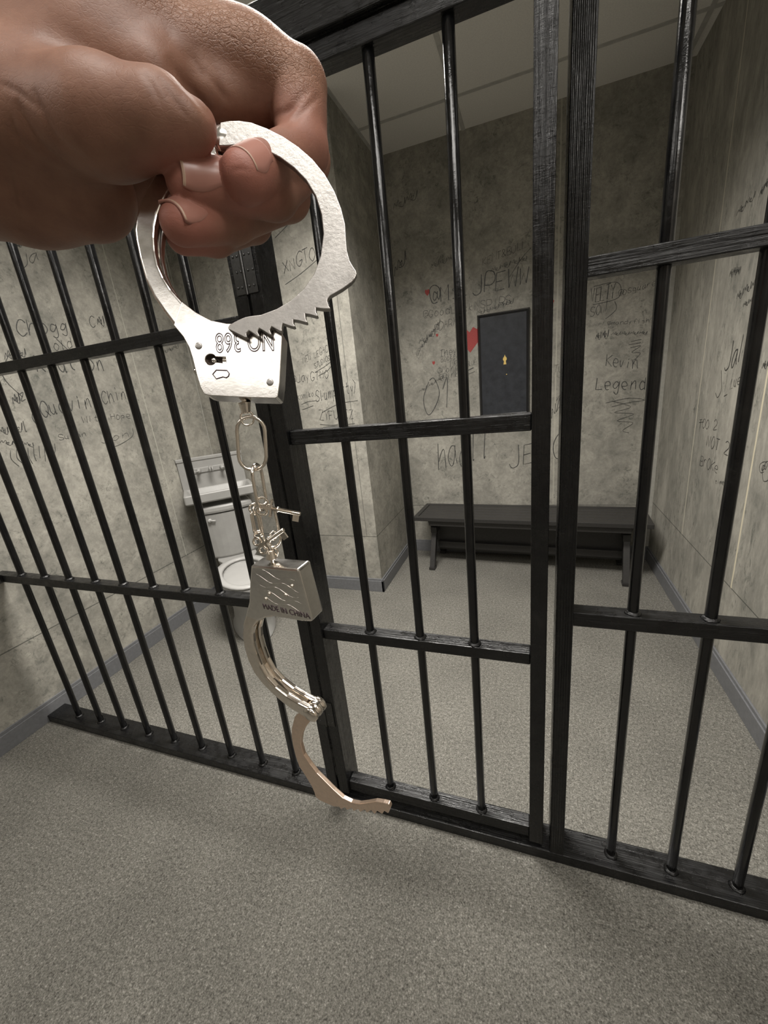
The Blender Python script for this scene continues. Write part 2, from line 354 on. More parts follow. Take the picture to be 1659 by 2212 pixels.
TX = [('b', '@Ms.JPEWW', 0.35, 2.021, 1.059, 2.035, 0.111), ('b', '@GoodLuckNSPIRS', 0.289, 1.925, 0.93, 1.931, 0.051), ('b', 'KENT&BULL', 0.736, 2.201, 1.034, 2.26, 0.048), ('b', '~~~~', 0.792, 2.145, 1.043, 2.184, 0.034), ('b', '@DARK', 0.368, 1.816, 0.55, 1.852, 0.052), ('b', '~~~~~', 0.687, 1.886, 0.945, 1.928, 0.037), ('b', 'They', 0.396, 1.633, 0.54, 1.649, 0.05), ('b', 'Booked', 0.404, 1.595, 0.549, 1.615, 0.043), ('b', 'Me', 0.471, 1.553, 0.543, 1.565, 0.044), ('b', '@More', 0.373, 1.512, 0.545, 1.528, 0.045), ('b', '@Pink', 0.385, 1.462, 0.539, 1.478, 0.045), ('b', 'BLUE', 0.605, 1.541, 0.672, 1.554, 0.034), ('b', '01T', 0.232, 1.183, 0.668, 1.338, 0.225), ('b', 'haoll', 0.333, 0.756, 0.768, 0.844, 0.215), ('b', 'JEBC', 0.902, 0.745, 1.322, 0.82, 0.178), ('b', 'Kevin', 1.55, 1.439, 1.752, 1.398, 0.072), ('b', 'Legend', 1.494, 1.287, 1.814, 1.262, 0.088), ('b', 'VELTY', 1.434, 1.852, 1.581, 1.862, 0.085), ('b', 'SON', 1.438, 1.766, 1.534, 1.789, 0.058), ('b', '@DSquare', 1.6, 1.868, 1.81, 1.898, 0.033), ('b', '@mandyfish', 1.544, 1.702, 1.794, 1.681, 0.023), ('b', '~~', 1.476, 1.615, 1.548, 1.62, 0.059), ('b', 'TU', 1.215, 1.432, 1.277, 1.432, 0.044), ('b', 'NZO', 1.209, 1.104, 1.294, 1.247, 0.075), ('b', '~~~', 0.366, 2.25, 0.554, 2.275, 0.041), ('b', '~~', 0.121, 2.664, 0.297, 2.696, 0.056), ('b', '~', 0.085, 2.237, 0.197, 2.34, 0.092), ('b', '@~~~~~', 0.212, 1.662, 0.411, 1.869, 0.034), ('b', '~~', 0.238, 1.744, 0.37, 1.793, 0.046), ('b', '~~~', 0.209, 1.38, 0.423, 1.483, 0.029), ('b', '~~~~', 1.57, 1.632, 1.787, 1.612, 0.026), ('n', 'CHINO', -0.422, 2.454, -0.169, 2.593, 0.061), ('n', 'XNGTO', -0.395, 2.199, -0.154, 2.246, 0.069), ('n', 'NEW LEGACY', -0.358, 1.665, -0.14, 1.721, 0.039), ('n', 'STUDIOS', -0.278, 1.624, -0.156, 1.664, 0.031), ('n', '@JayGTM0', -0.46, 1.549, -0.179, 1.558, 0.052), ('n', 'Kamiko', -0.441, 1.437, -0.308, 1.453, 0.033), ('n', 'Slumpetty', -0.303, 1.419, -0.009, 1.446, 0.065), ('n', 'ZYFUNEZ', -0.297, 1.289, -0.037, 1.286, 0.061), ('l', 'Choggy', 0.486, 1.878, 0.802, 1.937, 0.068), ('l', 'old', 0.634, 1.825, 0.741, 1.843, 0.046), ('l', 'C~ll', 0.87, 1.952, 1.052, 1.994, 0.06), ('l', 'Kaution', 0.516, 1.724, 0.895, 1.723, 0.089), ('l', 'Quavin', 0.466, 1.5, 0.749, 1.528, 0.076), ('l', 'Chin', 0.808, 1.536, 0.978, 1.557, 0.067), ('l', 'With Hope', 0.659, 1.447, 0.964, 1.443, 0.034), ('l', 'Susan', 0.509, 1.375, 0.663, 1.372, 0.028), ('l', 'Jon', 0.729, 1.32, 0.937, 1.332, 0.041), ('l', '~z', 0.362, 1.565, 0.435, 1.593, 0.055), ('l', '~~l', 0.262, 1.435, 0.405, 1.438, 0.046), ('l', '~~~', 0.248, 1.394, 0.386, 1.359, 0.025), ('l', 'Ja', 0.599, 2.196, 0.703, 2.258, 0.043), ('l', '~~~~', 0.608, 2.283, 0.725, 2.345, 0.021), ('l', 'NM', 0.817, 2.368, 0.927, 2.413, 0.028), ('l', '~~~', 1.331, 1.827, 1.478, 1.871, 0.029), ('l', '~~', 0.39, 1.766, 0.496, 1.789, 0.046), ('r', 'TOO 2', 1.66, 1.08, 1.421, 1.104, 0.047), ('r', 'NOT 2', 1.527, 1.01, 1.261, 1.009, 0.058), ('r', 'BrOKe', 1.577, 0.899, 1.342, 0.908, 0.051), ('r', 'times', 1.361, 0.851, 1.24, 0.88, 0.019), ('r', 'JaN', 1.438, 1.364, 1.242, 1.427, 0.102), ('r', 'Luef', 1.35, 1.295, 1.224, 1.328, 0.043), ('r', '~~~', 1.417, 1.663, 1.227, 1.694, 0.042), ('r', '~~', 1.339, 1.625, 1.245, 1.639, 0.023), ('r', '@', 0.986, 0.995, 0.936, 1.015, 0.038), ('r', '~~~', 1.525, 1.773, 1.41, 1.77, 0.04), ('r', '~~', 1.098, 1.374, 1.013, 1.391, 0.041), ('r', '~~', 1.337, 2.016, 1.276, 2.041, 0.038), ('r', '~~', 1.538, 2.011, 1.379, 2.029, 0.031)]
E_ = .0012
PLACE = {'b': lambda q: (q.x, YB-E_, q.y), 'n': lambda q: (q.x, YN-E_, q.y), 'l': lambda q: (XL+E_, q.x, q.y), 'r': lambda q: (XR-E_, q.x, q.y)}
WALL = {'b': wall_back, 'n': wall_alcove, 'l': wall_left, 'r': wall_right}
for kk in 'bnlr':
    bm = bmesh.new()
    for k_, t, a0, z0, a1, z1, h in TX:
        if k_ == kk: write(t, a0, z0, a1, z1, h, PLACE[kk], bm)
    def ln(pts, w=.003): ribbon(bm, catmull(pts), w, PLACE[kk])
    if kk == 'n':
        ln([(-.28, 1.60), (-.2, 1.63), (-.13, 1.665)]); ln([(-.26, 1.575), (-.19, 1.60), (-.14, 1.64)]); ln([(-.42, 1.405), (-.36, 1.42), (-.30, 1.42)]); ln([(-.42, 1.37), (-.33, 1.39)])
        ln([(-.27, 1.34), (-.14, 1.385), (0, 1.395)]); ln([(-.30, 1.262), (-.2, 1.25), (-.12, 1.262)]); ln([(-.28, 1.24), (-.04, 1.25)]); ln([(-.40, 2.14), (-.28, 2.18), (-.14, 2.24)])
        ln([(-.42, 2.40), (-.3, 2.46), (-.15, 2.56)])
        ln([(-.02, 1.44), (-.005, 1.50), (-.02, 1.53)])
    if kk == 'b':
        ln([(1.56, 1.19), (1.7, 1.21), (1.80, 1.19), (1.7, 1.18), (1.6, 1.16)]); ln([(1.60, 1.2), (1.72, 1.15), (1.62, 1.12), (1.74, 1.10), (1.64, 1.06), (1.74, 1.04), (1.68, .99), (1.72, .97)])
        ln([(1.45, 1.84), (1.60, 1.86), (1.59, 1.95), (1.45, 1.95)]); ln([(1.58, 1.84), (1.59, 1.79), (1.53, 1.74)]); ln([(.60, 1.485), (.66, 1.50)])
        ln([(1.69, 1.58), (1.75, 1.585)]); ln([(1.68, 1.56), (1.75, 1.565)]); ln([(1.69, 1.54), (1.75, 1.545), (1.70, 1.51), (1.75, 1.50), (1.72, 1.46)])
        ln([(.92, 2.1), (1.0, 2.2), (1.06, 2.25)])
    if kk == 'l':
        ln([(.95, 1.38), (.93, 1.33), (.8, 1.29), (.76, 1.33)]); ln([(.45, 1.42), (.42, 1.5), (.46, 1.56)]); ln([(.66, 1.88), (.74, 1.80), (.86, 1.79)]); ln([(.42, 1.80), (.36, 1.7), (.41, 1.6)])
        for q in range(9): ln([(.28+.025*q, 1.36), (.27+.025*q, 1.32), (.29+.02*q, 1.28+.01*(q % 3))], .0025)
    if kk == 'r':
        ln([(1.47, 1.375), (1.44, 1.29), (1.47, 1.25), (1.50, 1.27)]); ln([(1.66, 1.11), (1.60, 1.12)]); ln([(1.37, 1.27), (1.40, 1.26)])
        for q in range(5): ln([(.935+.03*math.cos(t), 1.01+.04*math.sin(t)) for t in [x*1.26+q*.02 for x in range(6)]], .002) if q == 0 else None
    gfo = finish('graffiti', bm, INK, WALL[kk])
bm = bmesh.new()
hp = [(0, -.075), (-.045, -.02), (-.05, .03), (-.025, .055), (0, .03), (.02, .055), (.05, .035), (.048, -.02)]
vs = [bm.verts.new((.630+x*1.35, YB-E_, 1.74+z*1.35)) for x, z in hp]; bm.faces.new(vs)
for cx_, cz_, s_ in ((.385, 1.795, .12), (.345, 1.60, .14), (.33, 2.10, .22)):
    bm.faces.new([bm.verts.new((cx_+x*s_*1.6, YB-E_, cz_+z*s_*1.6)) for x, z in hp])
for q in [(1.19, 1.84, .02), (1.2, 1.9, .012)]:
    bm.faces.new([bm.verts.new((q[0]+x*q[2]*14, YB-E_, q[1]+z*q[2]*14)) for x, z in hp])
bmesh.ops.recalc_face_normals(bm, faces=bm.faces)
o = finish('graffiti_heart', bm, REDINK, wall_back); o['label'] = 'red heart scribbled on the wall'

# ------------------------------------------------------------------ fence
YBAR, PT = .044, .038
def bar(name, x, y, z0, z1, parent, r=.0125):
    bm = bmesh.new(); lathe(bm, [(r, z0), (r, z1)], 20, (x, y, 0)); return finish(name, bm, BARM, parent, smooth=True, bevel=.0005)
def smear(parent, x, y, z, k=0, s=.024):
    """lumpy paint/caulk collar where a bar meets wood"""
    bm = bmesh.new(); lathe(bm, [(.0128, .0), (s*.78, .0), (s*.72, .002), (.0145, .006), (.0128, .007)], 16, (x, y, z))
    for v in bm.verts: v.co += V((random.uniform(-1, 1), random.uniform(-1, 1), 0))*.0015
    return finish('caulk_collar', bm, BWX, parent, smooth=True)
sill = bx('sill_plate', BWX, (-1.2664, 2.32-.43, 0, .089, 0, PT), bevel=.003); tag(sill, 'long black painted timber sill lying on the carpet under all the bars', 'sill')
bm = bmesh.new(); box(bm, .36, 1.1654, -.002, .087, 2.14, 2.225); header = finish('header_beam', bm, BWX, bevel=.003)
tag(header, 'black horizontal header beam over the barred door, near the ceiling', 'beam')
# left panel
lp = thing('barred_panel', 'left section of black jail bars in front of the toilet, nine uprights and two rails', 'jail bars', (-.45, YBAR, PT), 'barred panels either side of the door')
def L2(p): return Matrix.Translation(-p.location)
def put(o, p): o.matrix_parent_inverse = Matrix.Translation(-V(p.location)); return o
for k in range(9): put(bar('bar', -1.0852+k*.1593, YBAR, PT, HC, lp), lp)
put(bx('rail', BWX, (-1.2664, .3601, .022, .066, .796, .831), lp, .0025), lp)
put(bx('rail', BWX, (-1.2664, .3601, .022, .066, 1.6486, 1.683), lp, .0025), lp)
put(bx('post', BWZ, (.3601, .3995, 0, .089, PT, HC), lp, .0025), lp)
bm = bmesh.new(); box(bm, -1.262, -1.19, .010, .022, .80, .835); box(bm, -1.2664, -1.262, -.03, .06, .775, .80)
put(finish('rail_bracket', bm, SCREW, lp, bevel=.001), lp)
for k in range(9): put(smear(lp, -1.0852+k*.1593, YBAR, PT), lp); put(smear(lp, -1.0852+k*.1593, YBAR, .831), lp)
rp = thing('barred_panel', 'right section of black jail bars with wide-set uprights beside the door post', 'jail bars', (1.5, YBAR, PT), 'barred panels either side of the door')
for k in range(4): put(bar('bar', 1.300+k*.1563, YBAR, PT, HC, rp), rp)
put(bx('rail', BWX, (1.1654, 1.89, .022, .066, .842, .881), rp, .0025), rp)
put(bx('rail', BWX, (1.1654, 1.89, .022, .066, 1.6293, 1.665), rp, .0025), rp)
put(bx('post', BWG, (1.1260, 1.1654, 0, .089, PT, HC), rp, .0025), rp)
for k in range(4): put(smear(rp, 1.300+k*.1563, YBAR, PT), rp); put(smear(rp, 1.3+k*.1563, YBAR, .881), rp)
# bars above the header
for k in range(3): put(bar('transom_bar', .6002+k*.1587, .043, 2.225, HC, header), header)
# door
dr = thing('cell_door', 'black barred cell door with three uprights, closed between two timber posts', 'door', (.41, 0, .06))
put(bx('stile', BWZ, (.4065, .4440, 0, .089, .058, 2.136), dr, .0025), dr)
put(bx('stile', BWZ, (1.0660, 1.1055, 0, .089, .062, 2.136), dr, .0025), dr)
for k in range(3): put(bar('bar', .6002+k*.1587, .032, .108, 2.13, dr), dr)
put(bx('rail', BWX, (.4440, 1.0660, .012, .056, .066, .108), dr, .0025), dr)
put(bx('rail', BWX, (.4440, 1.0660, .012, .056, .716, .7506), dr, .0025), dr)
put(bx('rail', BWX, (.4440, 1.0660, .012, .056, 1.340, 1.3779), dr, .0025), dr)
put(bx('rail', BWX, (.4440, 1.0660, .012, .056, 2.100, 2.136), dr, .0025), dr)
for k in range(3):
    put(smear(dr, .6002+k*.1587, .032, .108), dr); put(smear(dr, .6002+k*.1587, .032, .7506), dr)
for z in (1.77, .42):
    bm = bmesh.new(); box(bm, .372, .401, -.003, 0, z-.05, z+.05); box(bm, .4055, .436, -.003, 0, z-.05, z+.05); lathe(bm, [(.0042, z-.052), (.0042, z+.052)], 12, (.403, -.003, 0))
    h = put(finish('hinge', bm, SCREW, dr, bevel=.0006), dr)
    bm = bmesh.new()
    for sx_ in (.380, .392, .413, .427):
        for dz in (-.034, .0, .034): lathe(bm, [(.0032, 0), (.0026, -.0012), (0.0001, -.0016)], 10, (sx_+(.004 if abs(dz) < .01 else 0), -.003, z+dz), 'y')
    s = finish('screw', bm, SCREW, h); s.matrix_parent_inverse = Matrix.Identity(4); put_ = Matrix.Translation(-V(dr.location)); s.matrix_parent_inverse = (put_).inverted() @ put_
# ------------------------------------------------------------------ key box on back wall
kb = thing('key_cabinet', 'black framed wall box with a small brass keyhole, on the back wall above the bench', 'wall box', (.875, YB, 1.52))
x0, x1, z0, z1 = .689, 1.052, 1.155, 1.885
def kput(o): return put(o, kb)
kput(bx('panel', BOXM, (x0+.018, x1-.018, YB-.028, YB, z0+.018, z1-.018), kb, .001))
bm = bmesh.new()
for (a, b_, c_, d_) in (((x0, z0), (x1, z0), (x1-.022, z0+.022), (x0+.022, z0+.022)), ((x1, z0), (x1, z1), (x1-.022, z1-.022), (x1-.022, z0+.022)), ((x1, z1), (x0, z1), (x0+.022, z1-.022), (x1-.022, z1-.022)), ((x0, z1), (x0, z0), (x0+.022, z0+.022), (x0+.022, z1-.022))):
    pr = [(a, YB), (a, YB-.016), (tuple((a[i]*.6+d_[i]*.4) for i in (0, 1)), YB-.034), (d_, YB-.03), (d_, YB)]
    pr2 = [(b_, YB), (b_, YB-.016), (tuple((b_[i]*.6+c_[i]*.4) for i in (0, 1)), YB-.034), (c_, YB-.03), (c_, YB)]
    loft(bm, [[(q[0][0], q[1], q[0][1]) for q in pr], [(q[0][0], q[1], q[0][1]) for q in pr2]])
kput(finish('frame', bm, FRM, kb, bevel=.0008))
bm = bmesh.new(); kx, kz = .881, 1.56
pl_ = [(-.010, -.034), (.010, -.034), (.0065, -.012), (.008, -.008), (.014, 0), (.012, .012), (.004, .022), (0, .034), (-.004, .022), (-.012, .012), (-.014, 0), (-.008, -.008), (-.0065, -.012)]
vv = [[bm.verts.new((kx+a, y, kz+b)) for a, b in pl_] for y in (YB-.0285, YB-.0305)]
bm.faces.new(vv[0]); bm.faces.new(vv[1][::-1])
for i in range(len(pl_)): bm.faces.new((vv[0][i], vv[0][(i+1) % len(pl_)], vv[1][(i+1) % len(pl_)], vv[1][i]))
bmesh.ops.recalc_face_normals(bm, faces=bm.faces); o = kput(finish('keyhole_plate', bm, BRASS, kb)); o['label'] = 'small brass keyhole plate'
bm = bmesh.new(); lathe(bm, [(.004, YB-.028), (.004, YB-.031), (.001, YB-.033)], 12, (.892, 0, 1.455), 'y'); kput(finish('pin', bm, BRASS, kb, smooth=True))
# ------------------------------------------------------------------ bench
ang = math.radians(-3.6)
bn = thing('bench', 'low dark brown slatted bench with splayed legs against the back wall', 'bench', (.995, 1.925, 0)); bn.rotation_euler = (0, 0, ang)
hw = .815; D = .375
bm = bmesh.new()
box(bm, -hw, hw, 0, .03, .418, .45); box(bm, -hw, hw, D-.03, D, .418, .45); box(bm, -hw, -hw+.035, .03, D-.03, .418, .45); box(bm, hw-.035, hw, .03, D-.03, .418, .45)
finish('seat_frame', bm, BENCH, bn, bevel=.003)
for k in range(5):
    y0 = .034+k*.0622; bm = bmesh.new(); box(bm, -hw+.037, hw-.037, y0, y0+.0565, .424, .447); finish('slat', bm, BENCH, bn, bevel=.003)
bm = bmesh.new(); box(bm, -hw+.12, hw-.12, .02, .045, .375, .418); box(bm, -hw+.12, hw-.12, D-.045, D-.02, .375, .418); finish('apron', bm, BENCH, bn, bevel=.002)
for sx_ in (-1, 1):
    x = sx_*.685
    bm = bmesh.new()
    def leg(ya0, ya1, yb0, yb1):
        loft(bm, [[(x-.02, ya0, 0.022), (x+.02, ya0, 0.022), (x+.02, ya1, 0.022), (x-.02, ya1, 0.022)], [(x-.02, yb0, .30), (x+.02, yb0, .30), (x+.02, yb1, .30), (x-.02, yb1, .30)]])
    leg(-.005, .045, .12, .175); leg(D-.045, D+.0, .20, .255); box(bm, x-.024, x+.024, .11, .265, .28, .33)
    loft(bm, [[(x-.024, .12, .33), (x+.024, .12, .33), (x+.024, .255, .33), (x-.024, .255, .33)], [(x-.024, .03, .418), (x+.024, .03, .418), (x+.024, D-.03, .418), (x-.024, D-.03, .418)]])
    lg = finish('leg', bm, BENCH, bn, bevel=.002)
    for b2 in ((-.012, .05), (D-.05, D+.005)): bm = bmesh.new(); box(bm, x-.024, x+.024, *b2, 0, .022); finish('foot', bm, BENCH, lg, bevel=.002)
bm = bmesh.new(); box(bm, -.67, .67, .165, .205, .13, .185); finish('stretcher', bm, BENCH, bn, bevel=.002)
bm = bmesh.new(); box(bm, -.668, .668, .205, .222, .10, .42); finish('back_panel', bm, BENCH, bn, bevel=.002)
# ------------------------------------------------------------------ toilet and sink in the alcove corner (45 degrees)
CO = (XL, YN)
TM = Matrix.Translation((CO[0], CO[1], 0)) @ Matrix.Rotation(math.radians(45), 4, 'Z')   # local x = along s, local -y = into the room
def tp(): return Matrix.Translation((CO[0]+.48*.7071, CO[1]-.48*.7071, 0)) @ Matrix.Rotation(math.radians(45), 4, 'Z')
sk = thing('wall_sink', 'grey wall sink with tall splashback and taps above the toilet tank', 'sink', matrix=Matrix.Translation((CO[0], CO[1], .0)) @ Matrix.Rotation(math.radians(45), 4, 'Z'))
sx0, sx1 = -.255, .185
bm = bmesh.new(); box(bm, sx0, sx1, -.27, -.252, .86, 1.12); finish('splashback', bm, PORC, sk, bevel=.006, seg=3)
bm = bmesh.new(); box(bm, sx0-.003, sx1+.003, -.276, -.25, 1.10, 1.125); finish('splashback_lip', bm, PORC, sk, bevel=.005, seg=3)
# basin with recessed bowl
bm = bmesh.new()
X0, X1, Y0, Y1, Z0, Z1 = sx0, sx1+.02, -.52, -.255, .838, .905
def rr(x0, x1, y0, y1, z, r, n=5):
    out = []
    for cx_, cy_, a0 in ((x1-r, y1-r, 0), (x0+r, y1-r, 90), (x0+r, y0+r, 180), (x1-r, y0+r, 270)):
        for k in range(n): a = math.radians(a0+90*k/(n-1)); out.append((cx_+r*math.cos(a), cy_+r*math.sin(a), z))
    return out
loft(bm, [rr(X0+.01, X1-.01, Y0+.01, Y1-.002, Z0, .012), rr(X0, X1, Y0, Y1, Z0+.01, .012), rr(X0, X1, Y0, Y1, Z1-.006, .012), rr(X0+.005, X1-.005, Y0+.005, Y1-.003, Z1, .012), rr(X0+.022, X1-.022, Y0+.022, Y1-.03, Z1, .03),
          rr(X0+.027, X1-.027, Y0+.027, Y1-.035, Z1-.006, .03), rr(X0+.05, X1-.05, Y0+.05, Y1-.055, Z1-.045, .03)])
finish('basin', bm, PORC, sk, smooth=False, bevel=.002)
bm = bmesh.new(); box(bm, -.165, .075, -.279, -.268, 1.01, 1.048); fp = finish('faucet_plate', bm, PORC, sk, bevel=.006, seg=3)
for x in (-.125, .035):
    bm = bmesh.new(); lathe(bm, [(.017, -.279), (.017, -.288), (.010, -.295), (.010, -.318), (.014, -.323), (.014, -.331), (.004, -.335)], 20, (x, 0, 1.03), 'y'); tap = finish('tap_handle', bm, PORC, sk, smooth=True)
    bm = bmesh.new(); tube(bm, [(x, -.334, 1.03), (x-.06 if x < 0 else x+.045, -.34, 1.034)], [.004, .003], 8); finish('tap_lever', bm, PORC, tap, smooth=True)
bm = bmesh.new(); tube(bm, [(-.05, -.28, 1.035), (-.05, -.31, 1.05), (-.05, -.335, 1.045), (-.05, -.345, 1.02)], .0055, 10); tube(bm, [(-.033, -.28, 1.035), (-.033, -.31, 1.05), (-.033, -.335, 1.045), (-.033, -.345, 1.02)], .0055, 10); finish('spout', bm, PORC, sk, smooth=True)
tl = thing('toilet', 'grey painted toilet standing across the alcove corner behind the left bars', 'toilet', matrix=tp())
dx = -.005
def oy(d): return -(d-.48)    # distance-from-corner -> local y (front negative)
def dshape(w, yb, yf, z, bulge=.03, n=9):
    out = [(dx+w*.94, yb, z), (dx-w*.94, yb, z)]
    for k in range(n):
        t = k/(n-1); x = -w+2*w*t; out.append((dx+x, yf-bulge*(1-(2*t-1)**2)*1.0, z))
    return out
bm = bmesh.new(); loft(bm, [dshape(.145, oy(.30), oy(.45), .405), dshape(.152, oy(.29), oy(.462), .42), dshape(.165, oy(.28), oy(.475), .745)]); tk = finish('tank', bm, PORC, tl, bevel=.008, seg=3)
bm = bmesh.new(); loft(bm, [dshape(.170, oy(.275), oy(.482), .752), dshape(.174, oy(.27), oy(.486), .768), dshape(.172, oy(.272), oy(.484), .79), dshape(.160, oy(.28), oy(.475), .80)]); finish('tank_lid', bm, PORC, tl, bevel=.003)
bm = bmesh.new(); lathe(bm, [(.014, 0), (.014, -.012), (.006, -.014)], 14, (-.130, oy(.482)-.006, .705), 'y'); tube(bm, [(-.130, oy(.482)-.018, .705), (-.095, oy(.482)-.024, .70)], [.005, .006], 8); finish('flush_lever', bm, SEATM, tk, smooth=True)
def egg(w, db, df, z, n=28, cx_=0):
    out = []; cy = (db+df)/2; ly = (df-db)/2
    for k in range(n):
        a = 2*PI*k/n; s = math.sin(a); x = w*math.cos(a)*(1-.10*s); out.append((dx+x+cx_, oy(cy+ly*s), z))
    return out
bm = bmesh.new(); loft(bm, [egg(.135, .50, 1.075, 0), egg(.137, .50, 1.078, .012), egg(.122, .50, 1.055, .03), egg(.110, .50, 1.0, .12), egg(.12, .50, 1.01, .2), egg(.155, .50, 1.06, .30), egg(.178, .50, 1.105, .365), egg(.182, .49, 1.112, .392), egg(.178, .495, 1.108, .40), egg(.145, .60, 1.075, .402), egg(.13, .62, 1.06, .37), egg(.09, .68, 1.0, .30)]); finish('bowl', bm, PORC, tl, smooth=True)
bm = bmesh.new(); loft(bm, [[(dx+a*w, oy(d), z) for a, d in ((-1, .30), (1, .30), (1, .50), (.72, .60), (-.72, .60), (-1, .50))] for w, z in ((.10, .33), (.125, .36), (.135, .405), (.13, .409))]); finish('deck', bm, PORC, tl, bevel=.004)
bm = bmesh.new()
R1 = [egg(.176, .555, 1.11, .404), egg(.18, .55, 1.115, .412), egg(.172, .556, 1.107, .421), egg(.135, .60, 1.07, .421), egg(.129, .606, 1.064, .414), egg(.131, .604, 1.066, .404)]
loft(bm, R1+[R1[0]], cap=False); bmesh.ops.remove_doubles(bm, verts=bm.verts, dist=1e-5); finish('seat', bm, SEATM, tl, smooth=True)
bm = bmesh.new(); loft(bm, [egg(.128, .61, 1.06, .385), egg(.128, .61, 1.06, .388)]); finish('water', bm, SEATM, tl)

# ------------------------------------------------------------------ handcuffs
PXM = .17/F     # metres per photo unit on the cuff plane
MU = Matrix(((RR.x, UU.x, -FF.x, 0), (RR.y, UU.y, -FF.y, 0), (RR.z, UU.z, -FF.z, 0), (0, 0, 0, 1)))
def camp(u, v, d): return CAM+RR*((u-829.5)/F*d)+UU*(-(v-1106)/F*d)+FF*d
M1 = Matrix.Translation(camp(517, 514, .17)) @ MU
lowR = np.array([[0.98318, -0.02015, 0.18151], [-0.17835, 0.10788, 0.97803], [-0.03929, -0.99396, 0.10248]])
M2 = Matrix(((lowR[0, 0], lowR[0, 1], lowR[0, 2], .94774), (lowR[1, 0], lowR[1, 1], lowR[1, 2], -.79069), (lowR[2, 0], lowR[2, 1], lowR[2, 2], 1.326), (0, 0, 0, 1)))
hc = thing('handcuffs', 'shiny nickel handcuffs held by the fist, upper ring shut, lower cuff hanging open', 'handcuffs', camp(517, 514, .17))
HI = Matrix.Translation(-V(hc.location))
def place(o, M): o.parent = hc; o.matrix_parent_inverse = HI; o.matrix_world = M; o.matrix_basis = M; return o
def sub(o, par): o.parent = par; o.matrix_parent_inverse = Matrix.Identity(4); return o
TH = .0095
def c2l(X, Y): return ((250+X/3.016-517)*PXM, -(230+Y/3.016-514)*PXM)
def c5l(X, Y): return ((460+X/5.53-517)*PXM, -(480+Y/5.53-514)*PXM)
cc = (805, 857)
def ringp(r, a): return (cc[0]+r*math.cos(math.radians(a)), cc[1]-r*math.sin(math.radians(a)))
# housing (front plate silhouette: box + left double arm up to the pivot)
outer = [ringp(690, a) for a in range(104, 176, 8)]+[(118, 800), (126, 870), (150, 985), (190, 1125), (245, 1240), (310, 1335), (378, 1425), (440, 1500), (478, 1570), (500, 1640), (530, 1760), (552, 1830)]
boxp = [(575, 1872), (610, 1882), (860, 1895), (1040, 1900), (1055, 1890), (1068, 1800), (1085, 1480), (1075, 1462)]
inner = [(1060, 1452), (900, 1430), (800, 1416), (720, 1413), (620, 1393), (520, 1340), (430, 1270), (360, 1190), (310, 1110), (275, 1030), (256, 940), (250, 850)]+[ringp(556, a) for a in (172, 164, 156, 148, 140, 132, 124, 116, 108, 104)]
sil = [c2l(*p) for p in outer+boxp+inner]
def arc_band(outer, inner): return outer+inner
NH_ = PI
bm = bmesh.new()
box_only = [c2l(*p) for p in [(378, 1425), (440, 1500), (478, 1570), (500, 1640), (530, 1760), (552, 1830)]+boxp+[(1060, 1452), (900, 1430), (800, 1416), (720, 1413), (620, 1393), (520, 1340), (430, 1270)]]
prism(bm, box_only, -TH, 0)
h1 = place(finish('cuff_housing', bm, NICK, bevel=.0012, seg=4), M1)
armL = [c2l(*p) for p in outer[:-4]]+[c2l(*p) for p in [(520, 1500), (560, 1420), (520, 1340), (430, 1270), (360, 1190), (310, 1110), (275, 1030), (256, 940), (250, 850)]]+[c2l(*ringp(556, a)) for a in (172, 164, 156, 148, 140, 132, 124, 116, 108, 104)]
for z0, z1 in ((-.0034, -.00002), (-TH+.00002, -TH+.0034)):
    bm = bmesh.new(); prism(bm, armL, z0, z1); sub(finish('cheek_plate', bm, NICK, bevel=.0012, seg=4), h1)
# spacer web between the cheek plates near the outer edge
web = [c2l(*ringp(672, a)) for a in range(110, 176, 8)]+[c2l(*p) for p in [(140, 860), (165, 985), (205, 1120), (330, 1330), (470, 1520), (520, 1450), (400, 1310), (300, 1150), (225, 1000), (205, 900)]]+[c2l(*ringp(600, a)) for a in range(174, 108, -8)]
bm = bmesh.new(); prism(bm, web, -.0065, -.003); sub(finish('spacer', bm, NICK), h1)
def arm_prism(poly, z0, z1, m, parent, M, bev=.0005):
    bm = bmesh.new(); prism(bm, poly, z0, z1); o = finish('ratchet_arm', bm, m, bevel=bev, seg=3); return place(o, M)
A1 = [c2l(*p) for p in [(700, 150), (760, 140), (820, 138), (900, 150), (1000, 188), (1100, 238), (1200, 305), (1290, 385), (1370, 482), (1432, 590), (1475, 700), (1500, 800), (1506, 900), (1512, 970), (1530, 1035), (1550, 1070), (1570, 1100), (1574, 1120), (1560, 1150), (1538, 1175), (1480, 1217), (1402, 1262), (1388, 1280)]]
A1 += [c5l(*p) for p in [(1380, 985), (1395, 1040), (1418, 1075), (1400, 1083), (1330, 1082), (1245, 1070), (1250, 1120), (1272, 1160), (1255, 1172), (1180, 1150), (1120, 1140), (1128, 1200), (1150, 1235), (1130, 1246), (1050, 1222), (980, 1210), (985, 1255), (1005, 1282), (985, 1297), (915, 1275), (855, 1252), (845, 1310), (850, 1340), (830, 1350), (770, 1315), (722, 1288), (705, 1330), (728, 1378), (708, 1390), (640, 1345), (577, 1308), (562, 1350), (590, 1400), (570, 1415), (510, 1370), (458, 1337), (430, 1370), (440, 1415), (415, 1420), (300, 1362), (220, 1322), (212, 1290), (235, 1262), (330, 1210), (400, 1180), (460, 1165)]]
A1 += [c2l(*p) for p in [(960, 1380), (1060, 1343), (1150, 1290), (1230, 1220), (1300, 1120), (1343, 1000), (1360, 860), (1348, 740), (1310, 620), (1250, 520), (1172, 440), (1080, 372), (990, 326), (900, 300), (820, 292), (740, 300), (690, 300)]]
M1a = M1 @ Matrix.Translation((0, 0, .0006))
